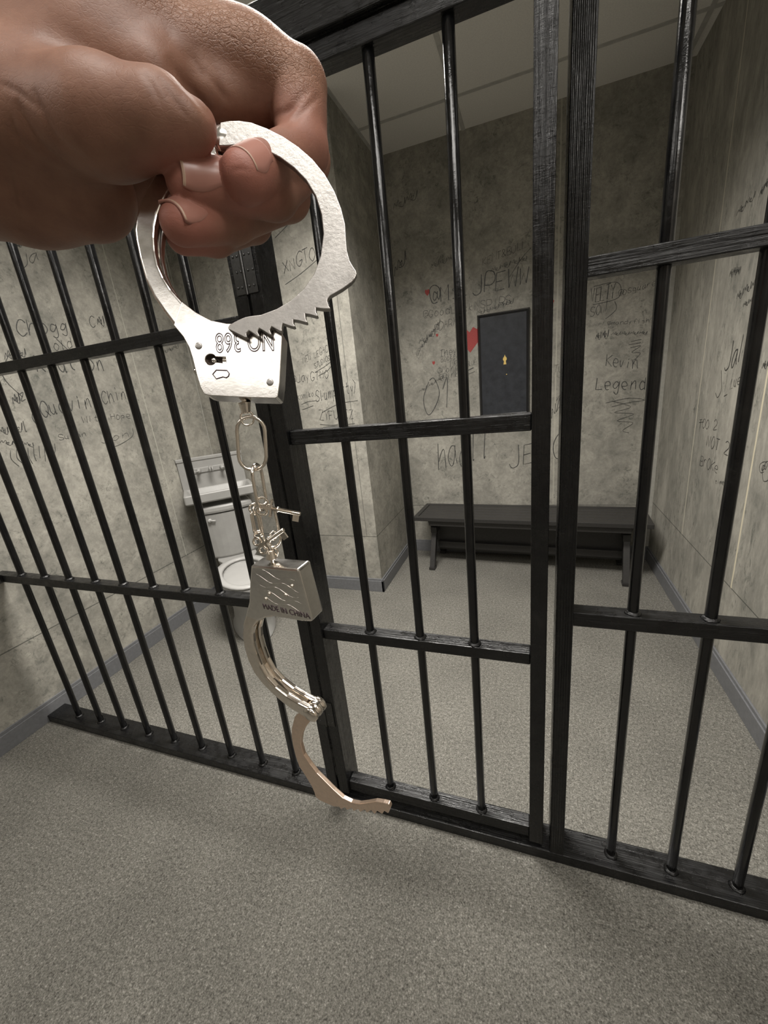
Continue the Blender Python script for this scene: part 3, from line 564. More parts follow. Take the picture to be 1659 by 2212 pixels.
ra1 = arm_prism(A1, .0, .0026, SATIN, None, M1a); ra1['label'] = 'toothed satin ratchet arm of the upper cuff'
def boxhole(o, poly, z0, z1):
    """cut a polygonal recess"""
    bm = bmesh.new(); prism(bm, poly, z0, z1); me = bpy.data.meshes.new('cut'); bm.to_mesh(me); bm.free()
    co_ = bpy.data.objects.new('cut', me); C.objects.link(co_)
    md = o.modifiers.new('bool', 'BOOLEAN'); md.object = co_; md.operation = 'DIFFERENCE'; md.solver = 'EXACT'; return co_
def circ(cx_, cy_, r, n=20): return [(cx_+r*math.cos(2*PI*k/n), cy_+r*math.sin(2*PI*k/n)) for k in range(n)]
kc = c2l(618, 1648); rk = 36/3.016*PXM
slot = [c2l(*p) for p in [(645, 1625), (660, 1632), (715, 1632), (718, 1668), (712, 1672), (660, 1660), (645, 1668)]]
hp_ = [(kc[0]+rk*math.cos(a), kc[1]+rk*math.sin(a)) for a in [math.radians(x) for x in range(30, 331, 15)]]+slot[4:1:-1]
M1i = M1.inverted()
cut = None
try:
    bm = bmesh.new(); prism(bm, hp_[::-1] if False else hp_, -.003, .002); me = bpy.data.meshes.new('cut'); bm.to_mesh(me); bm.free()
    cut = bpy.data.objects.new('cut', me); C.objects.link(cut); cut.matrix_world = M1
    h1.modifiers.clear()
    md = h1.modifiers.new('bool', 'BOOLEAN'); md.object = cut; md.operation = 'DIFFERENCE'; md.solver = 'EXACT'
    md = h1.modifiers.new('b', 'BEVEL'); md.width = .0011; md.segments = 4; md.limit_method = 'ANGLE'; md.angle_limit = math.radians(35)
    bpy.context.view_layer.update(); bake(h1)
    if len(h1.data.polygons) < 40: raise RuntimeError
finally:
    if cut: bpy.data.objects.remove(cut)
bm = bmesh.new(); prism(bm, circ(kc[0]+.0005, kc[1], rk*1.4), -.0032, -.0026); sub(finish('lock_core', bm, DARKIN), h1)
bm = bmesh.new(); lathe(bm, [(.0011, -.0026), (.0011, -.0006), (.0004, -.0002)], 14, (kc[0]+.0010, kc[1], 0)); sub(finish('lock_pin', bm, NICK, smooth=True), h1)
for X, Y in ((540, 1560), (1005, 1797)):
    q = c2l(X, Y); bm = bmesh.new(); lathe(bm, [(.00148, -.001), (.00148, .00012), (.0011, .0003), (.0003, .0003)], 18, (q[0], q[1], 0)); sub(finish('rivet', bm, SATIN, smooth=True), h1)
# double-lock slot outline
sl = [c2l(*p) for p in [(632, 1745), (655, 1718), (725, 1720), (740, 1740), (735, 1758), (720, 1768), (700, 1762), (655, 1775)]]
bm = bmesh.new(); tube(bm, [(x, y, .00005) for x, y in sl], .00026, 6, closed=True); sub(finish('lock_slot', bm, ENGR, smooth=True), h1)
q = c2l(508, 1700); bm = bmesh.new(); lathe(bm, [(.0016, -.001), (.0016, .001), (.001, .0018), (.0002, .002)], 14, (0, 0, 0), 'x')
for v in bm.verts: v.co = V((q[0]-v.co.x-.0002, q[1]+v.co.y, v.co.z-TH/2))
sub(finish('lock_button', bm, NICK, smooth=True), h1)
def text_mesh(name, s, size, M, m, par, outline=False, extrude=.0001, bevel=.0, sx=1):
    cu = bpy.data.curves.new(name, 'FONT'); cu.body = s; cu.size = size; cu.align_x = 'CENTER'; cu.align_y = 'CENTER'
    cu.space_character = 1.05
    if outline: cu.fill_mode = 'NONE'; cu.bevel_depth = bevel; cu.bevel_resolution = 1; cu.offset = 0
    else: cu.extrude = extrude
    ob = bpy.data.objects.new(name, cu); C.objects.link(ob); bpy.context.view_layer.update()
    me = bake(ob); bpy.data.objects.remove(ob)
    me.transform(M @ Matrix.Diagonal((sx, 1, 1, 1))); me.materials.clear(); me.materials.append(m)
    o = bpy.data.objects.new(name, me); C.objects.link(o); return sub(o, par)
tc_ = c2l(842, 1528)
text_mesh('serial_number', 'NO 368', .0115, Matrix.Translation((tc_[0], tc_[1], .00004)) @ Matrix.Rotation(PI+.035, 4, 'Z'), ENGR, h1, True, bevel=.00025, sx=.62)
# pivot of the upper cuff
pv = c2l(710, 222); bm = bmesh.new(); lathe(bm, [(.0001, -TH-.0006), (.0040, -TH-.0006), (.0050, -TH), (.0050, -.0085), (.0046, -.0068), (.0047, -.005), (.0047, .0024), (.0040, .0031), (.0001, .0033)], 26, (pv[0], pv[1], 0)); place(finish('pivot', bm, NICK, smooth=True), M1)
# lower cuff
HL = [[-12.91, -66.45], [18.72, -70.11], [19.96, -40.82], [12.5, -38.96], [-0.19, -37.38], [-6.92, -36.39], [-13.8, -33.56], [-20.29, -29.55], [-25.81, -23.79], [-29.36, -17.3], [-31.26, -10.29], [-31.62, -1.67], [-31.05, 6.69], [-28.41, 14.83], [-23.04, 20.45], [-15.34, 24.27], [-6.93, 26.12], [0.34, 26.9], [4.4, 29.5], [4.9, 32.0], [3.0, 36.0], [-1.5, 36.6], [-5.65, 36.0], [-13.29, 34.6], [-20.43, 31.88], [-27.34, 27.61], [-33.94, 22.07], [-38.85, 15.01], [-40.84, 4.86], [-40.3, -5.22], [-38.16, -15.3], [-34.2, -23.8], [-28.84, -32.36], [-23.2, -41.5], [-20.5, -48], [-17, -57]]
HL = [(a/1000, b/1000) for a, b in HL]
BL = HL[:8]+[(-.0245, -.0265), (-.0345, -.0235)]+HL[32:]
bm = bmesh.new(); prism(bm, [HL[0], HL[1], HL[2], HL[3], HL[4], HL[5], HL[6], HL[7], (-.0300, -.0300), HL[32], HL[33], HL[34], HL[35]], -TH, 0)
h2 = place(finish('cuff_housing', bm, NICK, bevel=.0012, seg=4), M2)
AL = [(-.018, -.036), (-.0203, -.02955)]+HL[8:33]+[(-.024, -.040)]
for z0, z1 in ((-.0036, -.00002), (-TH+.00002, -TH+.0036)):
    bm = bmesh.new(); prism(bm, AL, z0, z1); sub(finish('cheek_plate', bm, WARM, bevel=.0014, seg=4), h2)
bm = bmesh.new(); W2 = [(-.030, -.028), (-.0345, -.014), (-.0355, 0), (-.0335, .011), (-.028, .019), (-.018, .0265), (-.006, .030), (-.006, .033), (-.019, .0305), (-.031, .022), (-.038, .011), (-.0395, 0), (-.038, -.014), (-.0335, -.0245)]
prism(bm, W2, -.0066, -.003); sub(finish('spacer', bm, WARM), h2)
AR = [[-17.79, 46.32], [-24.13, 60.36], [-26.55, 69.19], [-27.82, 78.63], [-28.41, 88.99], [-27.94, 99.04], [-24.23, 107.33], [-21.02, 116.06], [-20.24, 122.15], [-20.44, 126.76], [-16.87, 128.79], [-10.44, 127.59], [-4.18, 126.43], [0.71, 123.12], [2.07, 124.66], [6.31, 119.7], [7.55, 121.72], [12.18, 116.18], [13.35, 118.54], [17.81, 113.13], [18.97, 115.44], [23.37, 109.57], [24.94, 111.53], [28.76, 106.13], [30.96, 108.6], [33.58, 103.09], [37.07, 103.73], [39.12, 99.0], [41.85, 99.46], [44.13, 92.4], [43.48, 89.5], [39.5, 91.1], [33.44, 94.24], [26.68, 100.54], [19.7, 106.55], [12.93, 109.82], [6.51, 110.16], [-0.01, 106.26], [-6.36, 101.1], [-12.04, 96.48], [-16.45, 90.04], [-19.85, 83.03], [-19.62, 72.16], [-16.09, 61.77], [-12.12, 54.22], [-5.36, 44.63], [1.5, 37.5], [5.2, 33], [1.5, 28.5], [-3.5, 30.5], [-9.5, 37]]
ra2 = arm_prism([(a/1000, b/1000) for a, b in AR], -TH/2-.0014, -TH/2+.0014, SATIN_TINT, None, M2); ra2['label'] = 'ratchet arm hanging open, a skin reflection tinted into its metal'
bm = bmesh.new(); lathe(bm, [(.0001, -TH-.0012), (.0034, -TH-.0012), (.0048, -TH-.0002), (.0050, -.0080), (.0044, -.0066), (.0050, -.0056), (.0050, -.0038), (.0044, -.0028), (.0050, -.0014), (.0048, .0002), (.0034, .0012), (.0001, .0012)], 26, (.0008, .0318, 0)); place(finish('pivot', bm, WARM, smooth=True), M2)
# dimples and pressed ridges on the back plate, plus the stamp
RotB = Matrix.Rotation(PI, 4, 'X')
Mst = Matrix.Translation((.0035, -.0430, -TH-.00005)) @ RotB @ Matrix.Rotation(math.radians(4), 4, 'Z')
text_mesh('stamp', 'MADE IN CHINA', .0048, Mst, ENGR, h2, False, .00012, sx=.86)
for X, Y in ((-.0048, -.0515), (.0068, -.0535), (-.0085, -.0475), (.0125, -.0600)):
    bm = bmesh.new(); lathe(bm, [(.0011, 0), (.0009, -.0005), (.0002, -.0007)], 12, (X, Y, -TH)); sub(finish('rivet', bm, WARM, smooth=True), h2)
bm = bmesh.new()
for k in range(5):
    pts = [(x/1000, (-64+k*4.2+math.sin((x+k*6)*.35)*1.3+x*.10)/1000, -TH-.0000) for x in range(-13+k, 17, 2)]
    tube(bm, pts, [.00002+.00009*math.sin(PI*i/(len(pts)-1)) for i in range(len(pts))], 8)
sub(finish('pressed_ridge', bm, NICK, smooth=True), h2)
# ------------------------------------------------------------------ chain (plumb below the upper housing)
P0 = camp(526, 858, .1755); RH = V((RR.x, RR.y, 0)).normalized(); FH = V((FF.x, FF.y, 0)).normalized(); DN = V((0, 0, -1))
AT2 = M2 @ V((-.0020, -.0675, -TH/2))
def cp(x, y, z):
    """chain frame: x right, y away, z down (metres), slightly sheared so it ends at the lower cuff"""
    t = max(0, min(1, z/.0775)); e = P0+DN*.0775; return P0+RH*x+FH*y+DN*z+(AT2-e)*t
def stadium(w, h, n=10):
    out = []
    for k in range(n+1): a = PI*k/n; out.append((w/2*math.cos(a), -(h/2-w/2)-w/2*math.sin(a)))
    for k in range(n+1): a = PI+PI*k/n; out.append((w/2*math.cos(a), (h/2-w/2)-w/2*math.sin(a)))
    return out
def link(zc, w, h, wire, yaw, tilt=0, xo=0, yo=0, m=WARM, name='chain_link', par=None):
    bm = bmesh.new(); pts = []
    for a, b in stadium(w, h):
        ct, st = math.cos(tilt), math.sin(tilt); a2, b2 = a*ct-b*st, a*st+b*ct
        pts.append(cp(xo+a2*math.cos(yaw), yo+a2*math.sin(yaw), zc+b2))
    tube(bm, pts, wire, 10, closed=True); o = finish(name, bm, m, smooth=True)
    o.parent = hc; o.matrix_parent_inverse = HI; return o
def swivel(zs, up=1):
    bm = bmesh.new(); rings = []
    for r, z in [(.0011, -.001), (.0011, .0018), (.0028, .0022), (.0026, .003), (.0019, .0065), (.0013, .0068)]:
        rings.append([cp(r*math.cos(2*PI*k/16), r*math.sin(2*PI*k/16), zs+up*z) for k in range(16)])
    loft(bm, rings); o = finish('swivel', bm, WARM, smooth=False, bevel=.0002); o.parent = hc; o.matrix_parent_inverse = HI; return o
swivel(0); swivel(.0775, -1)
link(.0088, .0055, .0062, .00045, .25)
link(.0200, .0122, .0235, .00082, .12, tilt=.12)
link(.0400, .0100, .0215, .00080, 1.42)
link(.0590, .0078, .0215, .00070, .35, tilt=-.05, xo=.0015)
link(.0705, .0042, .0050, .00050, 1.2); link(.0722, .0042, .0050, .00050, .2, xo=.0012)
for zz, xx, yw, ww, hh in ((.0492, -.0040, .5, .0044, .0044), (.0502, -.0034, 1.3, .0040, .0042), (.0562, -.0046, .9, .0034, .0110), (.0560, -.0034, .2, .0034, .0105), (.0625, -.0040, .4, .0042, .0042), (.0634, .0030, .8, .0040, .0040), (.0676, -.0010, 1.0, .0040, .0046)):
    link(zz, ww, hh, .00042, yw, xo=xx, yo=-.001)
def key(M, label):
    k_ = thing('key', label, 'key', matrix=M, group='small keys hooked on the handcuff chain')
    bm = bmesh.new()
    for X, Y in ((-.0005, .0024), (-.0005, -.0024)):
        tube(bm, [(X+.0024*math.cos(2*PI*q/18), Y+.0018*math.sin(2*PI*q/18), 0) for q in range(18)], .00062, 8, closed=True)
    prism(bm, [(-.0012, -.0006), (.0032, -.0010), (.0032, -.0030), (.0040, -.0036), (.0044, -.0030), (.0042, 0), (.0044, .0030), (.0040, .0036), (.0032, .0030), (.0032, .0010), (-.0012, .0006)], -.0006, .0006)
    lathe(bm, [(.0008, -.0005), (.0008, .0005)], 10, (.0037, .0037, 0)); lathe(bm, [(.0008, -.0005), (.0008, .0005)], 10, (.0037, -.0037, 0))
    finish('bow', bm, WARM, k_, bevel=.0001)
    bm = bmesh.new(); lathe(bm, [(.0010, .004), (.0010, .0065), (.0015, .0067), (.0015, .0073), (.00105, .0075), (.00105, .0172), (.0008, .0176)], 14, (0, 0, 0), 'x'); finish('shank', bm, WARM, k_, smooth=True)
    bm = bmesh.new(); box(bm, .0142, .0172, -.0040, -.0008, -.0004, .0004); finish('bit', bm, WARM, k_, bevel=.0001)
    return k_
def keymat(p, xd, yd):
    x = xd.normalized(); z = x.cross(yd).normalized(); y = z.cross(x); return Matrix(((x.x, y.x, z.x, p.x), (x.y, y.y, z.y, p.y), (x.z, y.z, z.z, p.z), (0, 0, 0, 1)))
kp = cp(.0012, -.0035, .0482); key(keymat(kp, camp(655, 1103, .190)-camp(590, 1090, .190), -DN), 'small warm-nickel key sticking out sideways from the chain, the upper of two keys')
kp = cp(-.0030, -.0042, .0665); key(keymat(kp, (RH*.8-FH*.35+V((0, 0, .5))), V((-.5, 0, .8))), 'small warm-nickel key lying aslant across the chain just above the lower cuff')

# ------------------------------------------------------------------ the hand (implicit surface -> mesh)
def Hc_(u, v, d): d /= 1000.; return np.array([(u-829.5)/F*d, -(v-1106)/F*d, -d])
chains = {
 'thumb': ([(-160, 300, 178, 27), (60, 258, 166, 21.5), (230, 262, 156, 17.3), (350, 262, 154, 13.0), (416, 270, 155, 8.8)], .010),
 'web': ([(-220, 120, 190, 40), (50, 125, 181, 29), (215, 150, 173, 21.5), (330, 178, 171, 14.5)], .012),
 'index_base': ([(-120, -90, 206, 36), (200, -20, 200, 27), (415, 92, 192, 20.3), (540, 150, 190, 17.0), (642, 188, 192, 14.0)], .010),
 'web2': ([(60, 20, 182, 29), (280, 78, 177, 22.5), (410, 128, 180, 15.5)], .012),
 'fold': ([(450, 205, 182, 9.5), (560, 226, 192, 8.5)], .006),
 'heel': ([(-200, 350, 195, 29), (60, 392, 190, 25.5), (185, 412, 190, 21)], .012),
 'wrist': ([(-730, 200, 208, 31), (-520, 225, 205, 29), (-250, 260, 200, 33)], .02),
 'palm': ([(-200, 260, 215, 33), (200, 260, 224, 27), (430, 270, 236, 20)], .012),
 'palm2': ([(100, 380, 215, 24), (400, 400, 235, 15)], .010),
}
fingers = {
 'index': [(642, 188, 192, 14.0), (655, 325, 191, 11.4), (529, 383, 169, 10.0)],
 'middle': [(600, 210, 222, 14), (662, 345, 206, 11.5), (590, 414, 186, 11.2), (413, 396, 167, 9.7)],
 'ring': [(560, 330, 232, 13), (622, 425, 212, 11), (498, 470, 190, 10.8), (394, 482, 169, 8.8)],
 'pinky': [(440, 420, 230, 12), (545, 480, 212, 9.5), (462, 506, 193, 9.3), (396, 512, 181, 7.4)],
}
h = .00084
lo = np.array([-.412, .075, -.262]); hi = np.array([-.018, .300, -.128])
n = np.ceil((hi-lo)/h).astype(int)
ax = [lo[i]+h*np.arange(n[i]) for i in range(3)]
def smin(a, b, k):
    q = np.clip(.5+.5*(b-a)/k, 0, 1); return b*(1-q)+a*q-k*q*(1-q)
def cone(P, a, b, ra, rb):
    ba = b-a; t = np.clip(((P-a)@ba)/(ba@ba), 0, 1); D = P-a-t[..., None]*ba; return np.sqrt((D*D).sum(-1))-(ra+(rb-ra)*t)
def field(P):
    def chain(c, k=.006):
        pts = [Hc_(*q[:3]) for q in c]; rs = [q[3]/1000 for q in c]; d = None
        for i in range(len(pts)-1):
            e = cone(P, pts[i], pts[i+1], rs[i], rs[i+1]); d = e if d is None else smin(d, e, k)
        return d
    body = None
    for nm in ('wrist', 'palm', 'palm2', 'heel', 'web', 'index_base', 'web2', 'fold'):
        c, k = chains[nm]; e = chain(c, .008); body = e if body is None else smin(body, e, k)
    th = chain(chains['thumb'][0], .008)
    # thumb root blends with the hand, its free end only creases against it
    X = P[..., 0]; wt = np.clip((Hc_(300, 260, 156)[0]-X)/.035, 0, 1)
    body = smin(body, th, .0012+.013*wt)
    fs = [chain(fingers[nm], .003) for nm in ('index', 'middle', 'ring', 'pinky')]
    f = smin(smin(fs[0], fs[1], .0009), smin(fs[2], fs[3], .0009), .0009)
    wt2 = np.clip((-.200-P[..., 2])/.03, 0, 1)
    d = smin(body, f, .0012+.010*wt2)
    return d
G = np.empty(n, np.float32)
for i0 in range(0, n[0], 24):
    xs = ax[0][i0:i0+24]; P = np.stack(np.meshgrid(xs, ax[1], ax[2], indexing='ij'), -1); G[i0:i0+24] = field(P)
def surface_nets(G):
    s = G < 0; nx, ny, nz = G.shape
    c = np.zeros((nx-1, ny-1, nz-1), np.int8)
    offs = [(i, j, k) for i in (0, 1) for j in (0, 1) for k in (0, 1)]
    for i, j, k in offs: c += s[i:nx-1+i, j:ny-1+j, k:nz-1+k]
    act = (c > 0) & (c < 8); idx = -np.ones(act.shape, np.int64); ids = np.argwhere(act); idx[act] = np.arange(len(ids))
    pos = np.zeros((len(ids), 3)); cnt = np.zeros(len(ids))
    val = {o: G[ids[:, 0]+o[0], ids[:, 1]+o[1], ids[:, 2]+o[2]] for o in offs}
    for a in range(len(offs)):
        for b in range(a+1, len(offs)):
            A, B = offs[a], offs[b]
            if sum(abs(A[q]-B[q]) for q in range(3)) != 1: continue
            va, vb = val[A], val[B]; m_ = (va < 0) != (vb < 0); t = np.where(m_, va/(va-vb+1e-20), 0)[:, None]
            p = np.array(A)+(np.array(B)-np.array(A))*t; pos[m_] += p[m_]; cnt[m_] += 1
    pos = pos/cnt[:, None]+ids
    quads = []
    for d in range(3):
        sl0 = [slice(None)]*3; sl1 = [slice(None)]*3; sl0[d] = slice(0, -1); sl1[d] = slice(1, None)
        ch = s[tuple(sl0)] != s[tuple(sl1)]; E_d = np.argwhere(ch); o1, o2 = [(1, 2), (2, 0), (0, 1)][d]
        ok = (E_d[:, o1] > 0) & (E_d[:, o2] > 0) & (E_d[:, o1] < G.shape[o1]-1) & (E_d[:, o2] < G.shape[o2]-1); E_d = E_d[ok]
        def cell(a, b): q = E_d.copy(); q[:, o1] -= a; q[:, o2] -= b; return idx[q[:, 0], q[:, 1], q[:, 2]]
        Q = np.stack([cell(0, 0), cell(1, 0), cell(1, 1), cell(0, 1)], 1); inside = s[E_d[:, 0], E_d[:, 1], E_d[:, 2]]
        Q[~inside] = Q[~inside][:, ::-1]; quads.append(Q)
    return pos, np.concatenate(quads)
pos, quads = surface_nets(G); pos = lo+pos*h
# laplacian smooth twice
def nb_smooth(pos, quads, it=3, f=.5):
    e = np.concatenate([quads[:, [0, 1]], quads[:, [1, 2]], quads[:, [2, 3]], quads[:, [3, 0]]]); 
    for _ in range(it):
        acc = np.zeros_like(pos); c = np.zeros(len(pos)); 
        for a, b in ((0, 1), (1, 0)):
            for q in range(3): acc[:, q] += np.bincount(e[:, a], pos[e[:, b], q], len(pos))
            c += np.bincount(e[:, a], minlength=len(pos))
        pos = pos*(1-f)+f*acc/np.maximum(c, 1)[:, None]
    return pos
pos = nb_smooth(pos, quads)
# forearm carried on towards the elbow, outside the frame
fa = [Hc_(-700, 204, 208), Hc_(-730, 200, 208)+np.array([-.03, -.012, .012]), Hc_(-730, 200, 208)+np.array([-.10, -.07, .06]), Hc_(-730, 200, 208)+np.array([-.17, -.17, .12]), Hc_(-730, 200, 208)+np.array([-.21, -.26, .17])]
fr = [.027, .0318, .037, .041, .036]; NR = 40; base = len(pos); ringv = []; uu = np.array([0, 1., 0])
for i_, p_ in enumerate(fa):
    t_ = fa[min(i_+1, 4)]-fa[max(i_-1, 0)]; t_ /= np.linalg.norm(t_); uu = uu-t_*(uu@t_); uu /= np.linalg.norm(uu); ss = np.cross(t_, uu)
    for k_ in range(NR): a_ = 2*PI*k_/NR; ringv.append(p_+fr[i_]*(math.cos(a_)*uu+math.sin(a_)*ss))
pos = np.concatenate([pos, np.array(ringv)])
quads = np.concatenate([quads, np.array([[base+i_*NR+k_, base+i_*NR+(k_+1) % NR, base+(i_+1)*NR+(k_+1) % NR, base+(i_+1)*NR+k_] for i_ in range(4) for k_ in range(NR)])])
U = 829.5+F*pos[:, 0]/(-pos[:, 2]); Vv = 1106-F*pos[:, 1]/(-pos[:, 2]); dep = -pos[:, 2]
# creases of the palm side: (points in photo units, width, depth mm, depth range)
nrm = np.zeros_like(pos)
fn = np.cross(pos[quads[:, 2]]-pos[quads[:, 0]], pos[quads[:, 3]]-pos[quads[:, 1]])
for q in range(4):
    for a in range(3): nrm[:, a] += np.bincount(quads[:, q], fn[:, a], len(pos))
nrm /= np.linalg.norm(nrm, axis=1)[:, None]+1e-12
front = nrm[:, 2] > .05
def crease(pts, w, dp, dmax=.2):
    amt = np.zeros(len(pos)); pts = [np.array(p, float) for p in catmull([tuple(p) for p in pts], 6)]; N_ = len(pts)-1
    Q = np.stack([U, Vv], 1)
    for i_, (a, b) in enumerate(zip(pts, pts[1:])):
        ba = b-a; t = np.clip(((Q-a)@ba)/(ba@ba+1e-9), 0, 1); ds = np.linalg.norm(Q-a-t[:, None]*ba, axis=1)
        tp_ = np.sin(PI*np.clip((i_+t)/N_, 0, 1))**.7; amt = np.maximum(amt, np.exp(-(ds/(w*1.5))**2)*tp_)
    return amt*front*(dep < dmax)*dp/1000
dsp = np.zeros(len(pos))
for pts, w, dp, dm in [
    ([(462, 258), (430, 215), (395, 170), (365, 125)], 7, 1.3, .21), ([(35, 215), (60, 270), (95, 320), (150, 358)], 6, .9, .2), ([(70, 190), (95, 250), (130, 305), (190, 350)], 5, .7, .2),
    ([(20, 245), (38, 300), (75, 345)], 5, .6, .2), ([(340, 165), (375, 215), (405, 255)], 4, .35, .2), ([(605, 262), (635, 225), (668, 190)], 6, .9, .21), ([(625, 275), (655, 240), (690, 205)], 5, .7, .21),
    ([(590, 255), (612, 240), (640, 228)], 5, .6, .21), ([(470, 245), (478, 210), (470, 170)], 5, .5, .21), ([(15, 340), (30, 420), (45, 500)], 5, .9, .22), ([(440, 150), (470, 190), (500, 225)], 5, .4, .21),
    ([(0, 180), (40, 200), (90, 240)], 5, .35, .2), ([(500, 372), (520, 366), (545, 372)], 3, .25, .2), ([(300, 150), (330, 185), (345, 225)], 4, .3, .2), ([(440, 175), (425, 140), (400, 110)], 5, .35, .21)]:
    dsp += crease(pts, w, dp, dm)
pos = pos-nrm*dsp[:, None]
pos[:base] = nb_smooth(pos, quads, 1, .4)[:base]
pad = np.zeros(len(pos))
for nm in fingers:
    tpt = Hc_(*fingers[nm][-1][:3]); r_ = np.linalg.norm(pos-tpt, axis=1); pad = np.maximum(pad, np.clip(1-(r_-.009)/.014, 0, 1))
pad = np.maximum(pad, .5*np.clip(1-(np.linalg.norm(pos-Hc_(655, 330, 191), axis=1)-.010)/.02, 0, 1))
# dorsal (outer) skin: where the surface faces up/away
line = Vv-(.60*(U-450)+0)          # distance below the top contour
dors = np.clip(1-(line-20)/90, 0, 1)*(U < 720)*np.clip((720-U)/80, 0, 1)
Wm = np.array([[RR.x, UU.x, -FF.x], [RR.y, UU.y, -FF.y], [RR.z, UU.z, -FF.z]])
org = camp(300, 280, .18); wp = pos@Wm.T+np.array(CAM)-np.array(org)
me = bpy.data.meshes.new('person'); me.from_pydata(wp.tolist(), [], quads.tolist()); me.update()
if True:
    bmx = bmesh.new(); bmx.from_mesh(me); bmesh.ops.recalc_face_normals(bmx, faces=bmx.faces); bmx.to_mesh(me); bmx.free()
for p in me.polygons: p.use_smooth = True
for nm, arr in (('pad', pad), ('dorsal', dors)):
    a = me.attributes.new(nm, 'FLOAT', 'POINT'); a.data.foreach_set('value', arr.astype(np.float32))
me.materials.append(SKIN)
person = bpy.data.objects.new('person', me); C.objects.link(person); person.location = org
tag(person, "person's bare brown left fist and wrist at upper left, pinching the ring of the handcuffs", 'person')
from mathutils.bvhtree import BVHTree
HB = BVHTree.FromPolygons([V(q) for q in wp.tolist()], quads.tolist())
# fingernails: curved plates sitting on the visible finger ends
def nail(a, b, wid, lift, r):
    a = V(a); b = V(b); ax_ = (b-a).normalized(); toward = V((0, 0, 1)); side = ax_.cross(toward).normalized(); up = side.cross(ax_).normalized()
    if up.z < 0: up = -up
    bm = bmesh.new(); rows = []; L = (b-a).length
    for i in range(17):
        t = i/16; row = []; ww = wid*(.80+.2*math.sin(PI*min(1, t*1.2)))
        for j in range(-5, 6):
            s = j/5; an = s*1.05*ww/wid; cc_ = a+ax_*(L*t-(.0010*(1-t)*(s*s))+.0012*t*(-s*s))
            q = cc_+side*(math.sin(an)*r)+up*(math.cos(an)*r+lift)
            row.append(q)
        rows.append(row)
    wu = V((Wm@np.array(up)).tolist()); wr_ = [[V((Wm@np.array(q)).tolist())+CAM-org for q in row] for row in rows]
    offs = np.zeros((len(rows), 11)); 
    for i_, row in enumerate(wr_):
        for j_, wq in enumerate(row):
            hit = HB.ray_cast(wq+wu*.0042, -wu); offs[i_, j_] = np.nan if hit[0] is None or hit[3] > .009 else (hit[0]-wq).dot(wu)
    med = np.nanmedian(offs); offs = np.clip(np.nan_to_num(offs, nan=med), med-.0009, med+.0005)
    for _ in range(3):
        pd_ = np.pad(offs, 1, mode='edge'); offs = (pd_[:-2, 1:-1]+pd_[2:, 1:-1]+pd_[1:-1, :-2]+pd_[1:-1, 2:]+2*offs)/6
    rows = [[(wq+wu*(offs[i_, j_]+.00035), wu) for j_, wq in enumerate(row)] for i_, row in enumerate(wr_)]
    R_ = []
    for off in (0, -.0012): R_.append([[bm.verts.new(q+wu*off) for q, wu in row] for row in rows])
    for k, R0 in enumerate(R_):
        for i in range(16):
            for j in range(10):
                f = (R0[i][j], R0[i][j+1], R0[i+1][j+1], R0[i+1][j]); bm.faces.new(f if k == 0 else f[::-1])
    bd = [(0, j) for j in range(11)]+[(i, 10) for i in range(1, 17)]+[(16, j) for j in range(9, -1, -1)]+[(i, 0) for i in range(15, 0, -1)]
    for q in range(len(bd)):
        a_, b_ = bd[q], bd[(q+1) % len(bd)]; bm.faces.new((R_[0][a_[0]][a_[1]], R_[1][a_[0]][a_[1]], R_[1][b_[0]][b_[1]], R_[0][b_[0]][b_[1]]))
    bmesh.ops.recalc_face_normals(bm, faces=bm.faces)
    o = finish('fingernail', bm, NAIL, person, smooth=True); o.data.materials.append(NAILTIP)
    for i, f in enumerate(o.data.polygons):
        if f.index < 10: f.material_index = 1
    return o
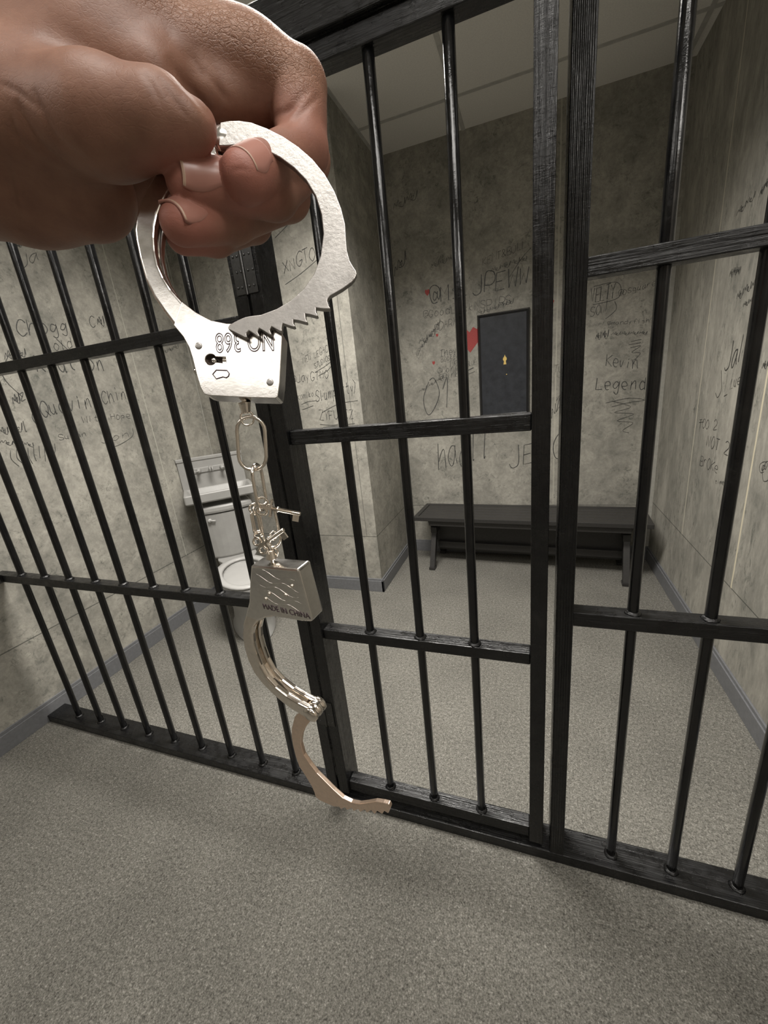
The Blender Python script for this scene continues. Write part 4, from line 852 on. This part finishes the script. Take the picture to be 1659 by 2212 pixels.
for nm, back, fwd, wid, rf in (('middle', .0125, .0052, .0078, 1.0), ('ring', .0110, .0050, .0070, 1.0), ('index', .0100, .0010, .0070, 1.0)):
    T_ = Hc_(*fingers[nm][-1][:3]); D_ = Hc_(*fingers[nm][-2][:3]); dr_ = (D_-T_)/np.linalg.norm(D_-T_)
    a_ = T_-dr_*fwd; b_ = T_+dr_*back
    nail(a_, b_, wid, .00012, fingers[nm][-1][3]/1000*rf)

# ------------------------------------------------------------------ lights: recessed office troffers, plus added fill lamps over the outer room
def troffer(x, y, w, l, power, label, spread=150):
    t = thing('ceiling_light', label, 'ceiling light', (x, y, HC), 'recessed louvred ceiling lights')
    bm = bmesh.new(); z = -.012
    for a in ((-w/2-.02, w/2+.02, -l/2-.02, -l/2), (-w/2-.02, w/2+.02, l/2, l/2+.02), (-w/2-.02, -w/2, -l/2, l/2), (w/2, w/2+.02, -l/2, l/2)): box(bm, *a, z, 0)
    finish('frame', bm, GRID, t)
    bm = bmesh.new(); box(bm, -w/2, w/2, -l/2, l/2, -.006, -.001); m = LAMP.copy(); m.name = 'lamp_diffuser'
    m.node_tree.nodes['Principled BSDF'].inputs['Emission Strength'].default_value = power*.02
    finish('diffuser', bm, m, t)
    ld = bpy.data.lights.new('lamp', 'AREA'); ld.shape = 'RECTANGLE'; ld.size = w; ld.size_y = l; ld.energy = power; ld.spread = math.radians(spread); ld.color = (1, .960, .905)
    lo_ = bpy.data.objects.new('lamp', ld); C.objects.link(lo_); lo_.parent = t; lo_.location = (0, 0, -.013)
    return t
troffer(.36, .474, 1.18, .57, 78, 'louvred ceiling light inside the cell, just behind the bars', 132)
troffer(.90, -2.70, 1.18, .57, 5.5, 'dim louvred ceiling light behind the photographer', 170)
troffer(1.30, -1.12, 1.18, .57, 20, 'louvred ceiling light between the photographer and the bars', 160)
troffer(-.55, -1.85, 1.18, .57, 15, 'added louvred fill light over the outer room, beside the left wall', 165)  # added fill lamp, set clear of the cuffs' mirror directions
troffer(2.75, -1.85, 1.18, .57, 32, 'added louvred fill light over the outer room, beside its right wall', 165)  # second added lamp, brightens the outer room away from cuff reflections
w = bpy.data.worlds.new('world'); sc.world = w; w.use_nodes = True; w.node_tree.nodes['Background'].inputs[0].default_value = (.9, .88, .84, 1); w.node_tree.nodes['Background'].inputs[1].default_value = .0
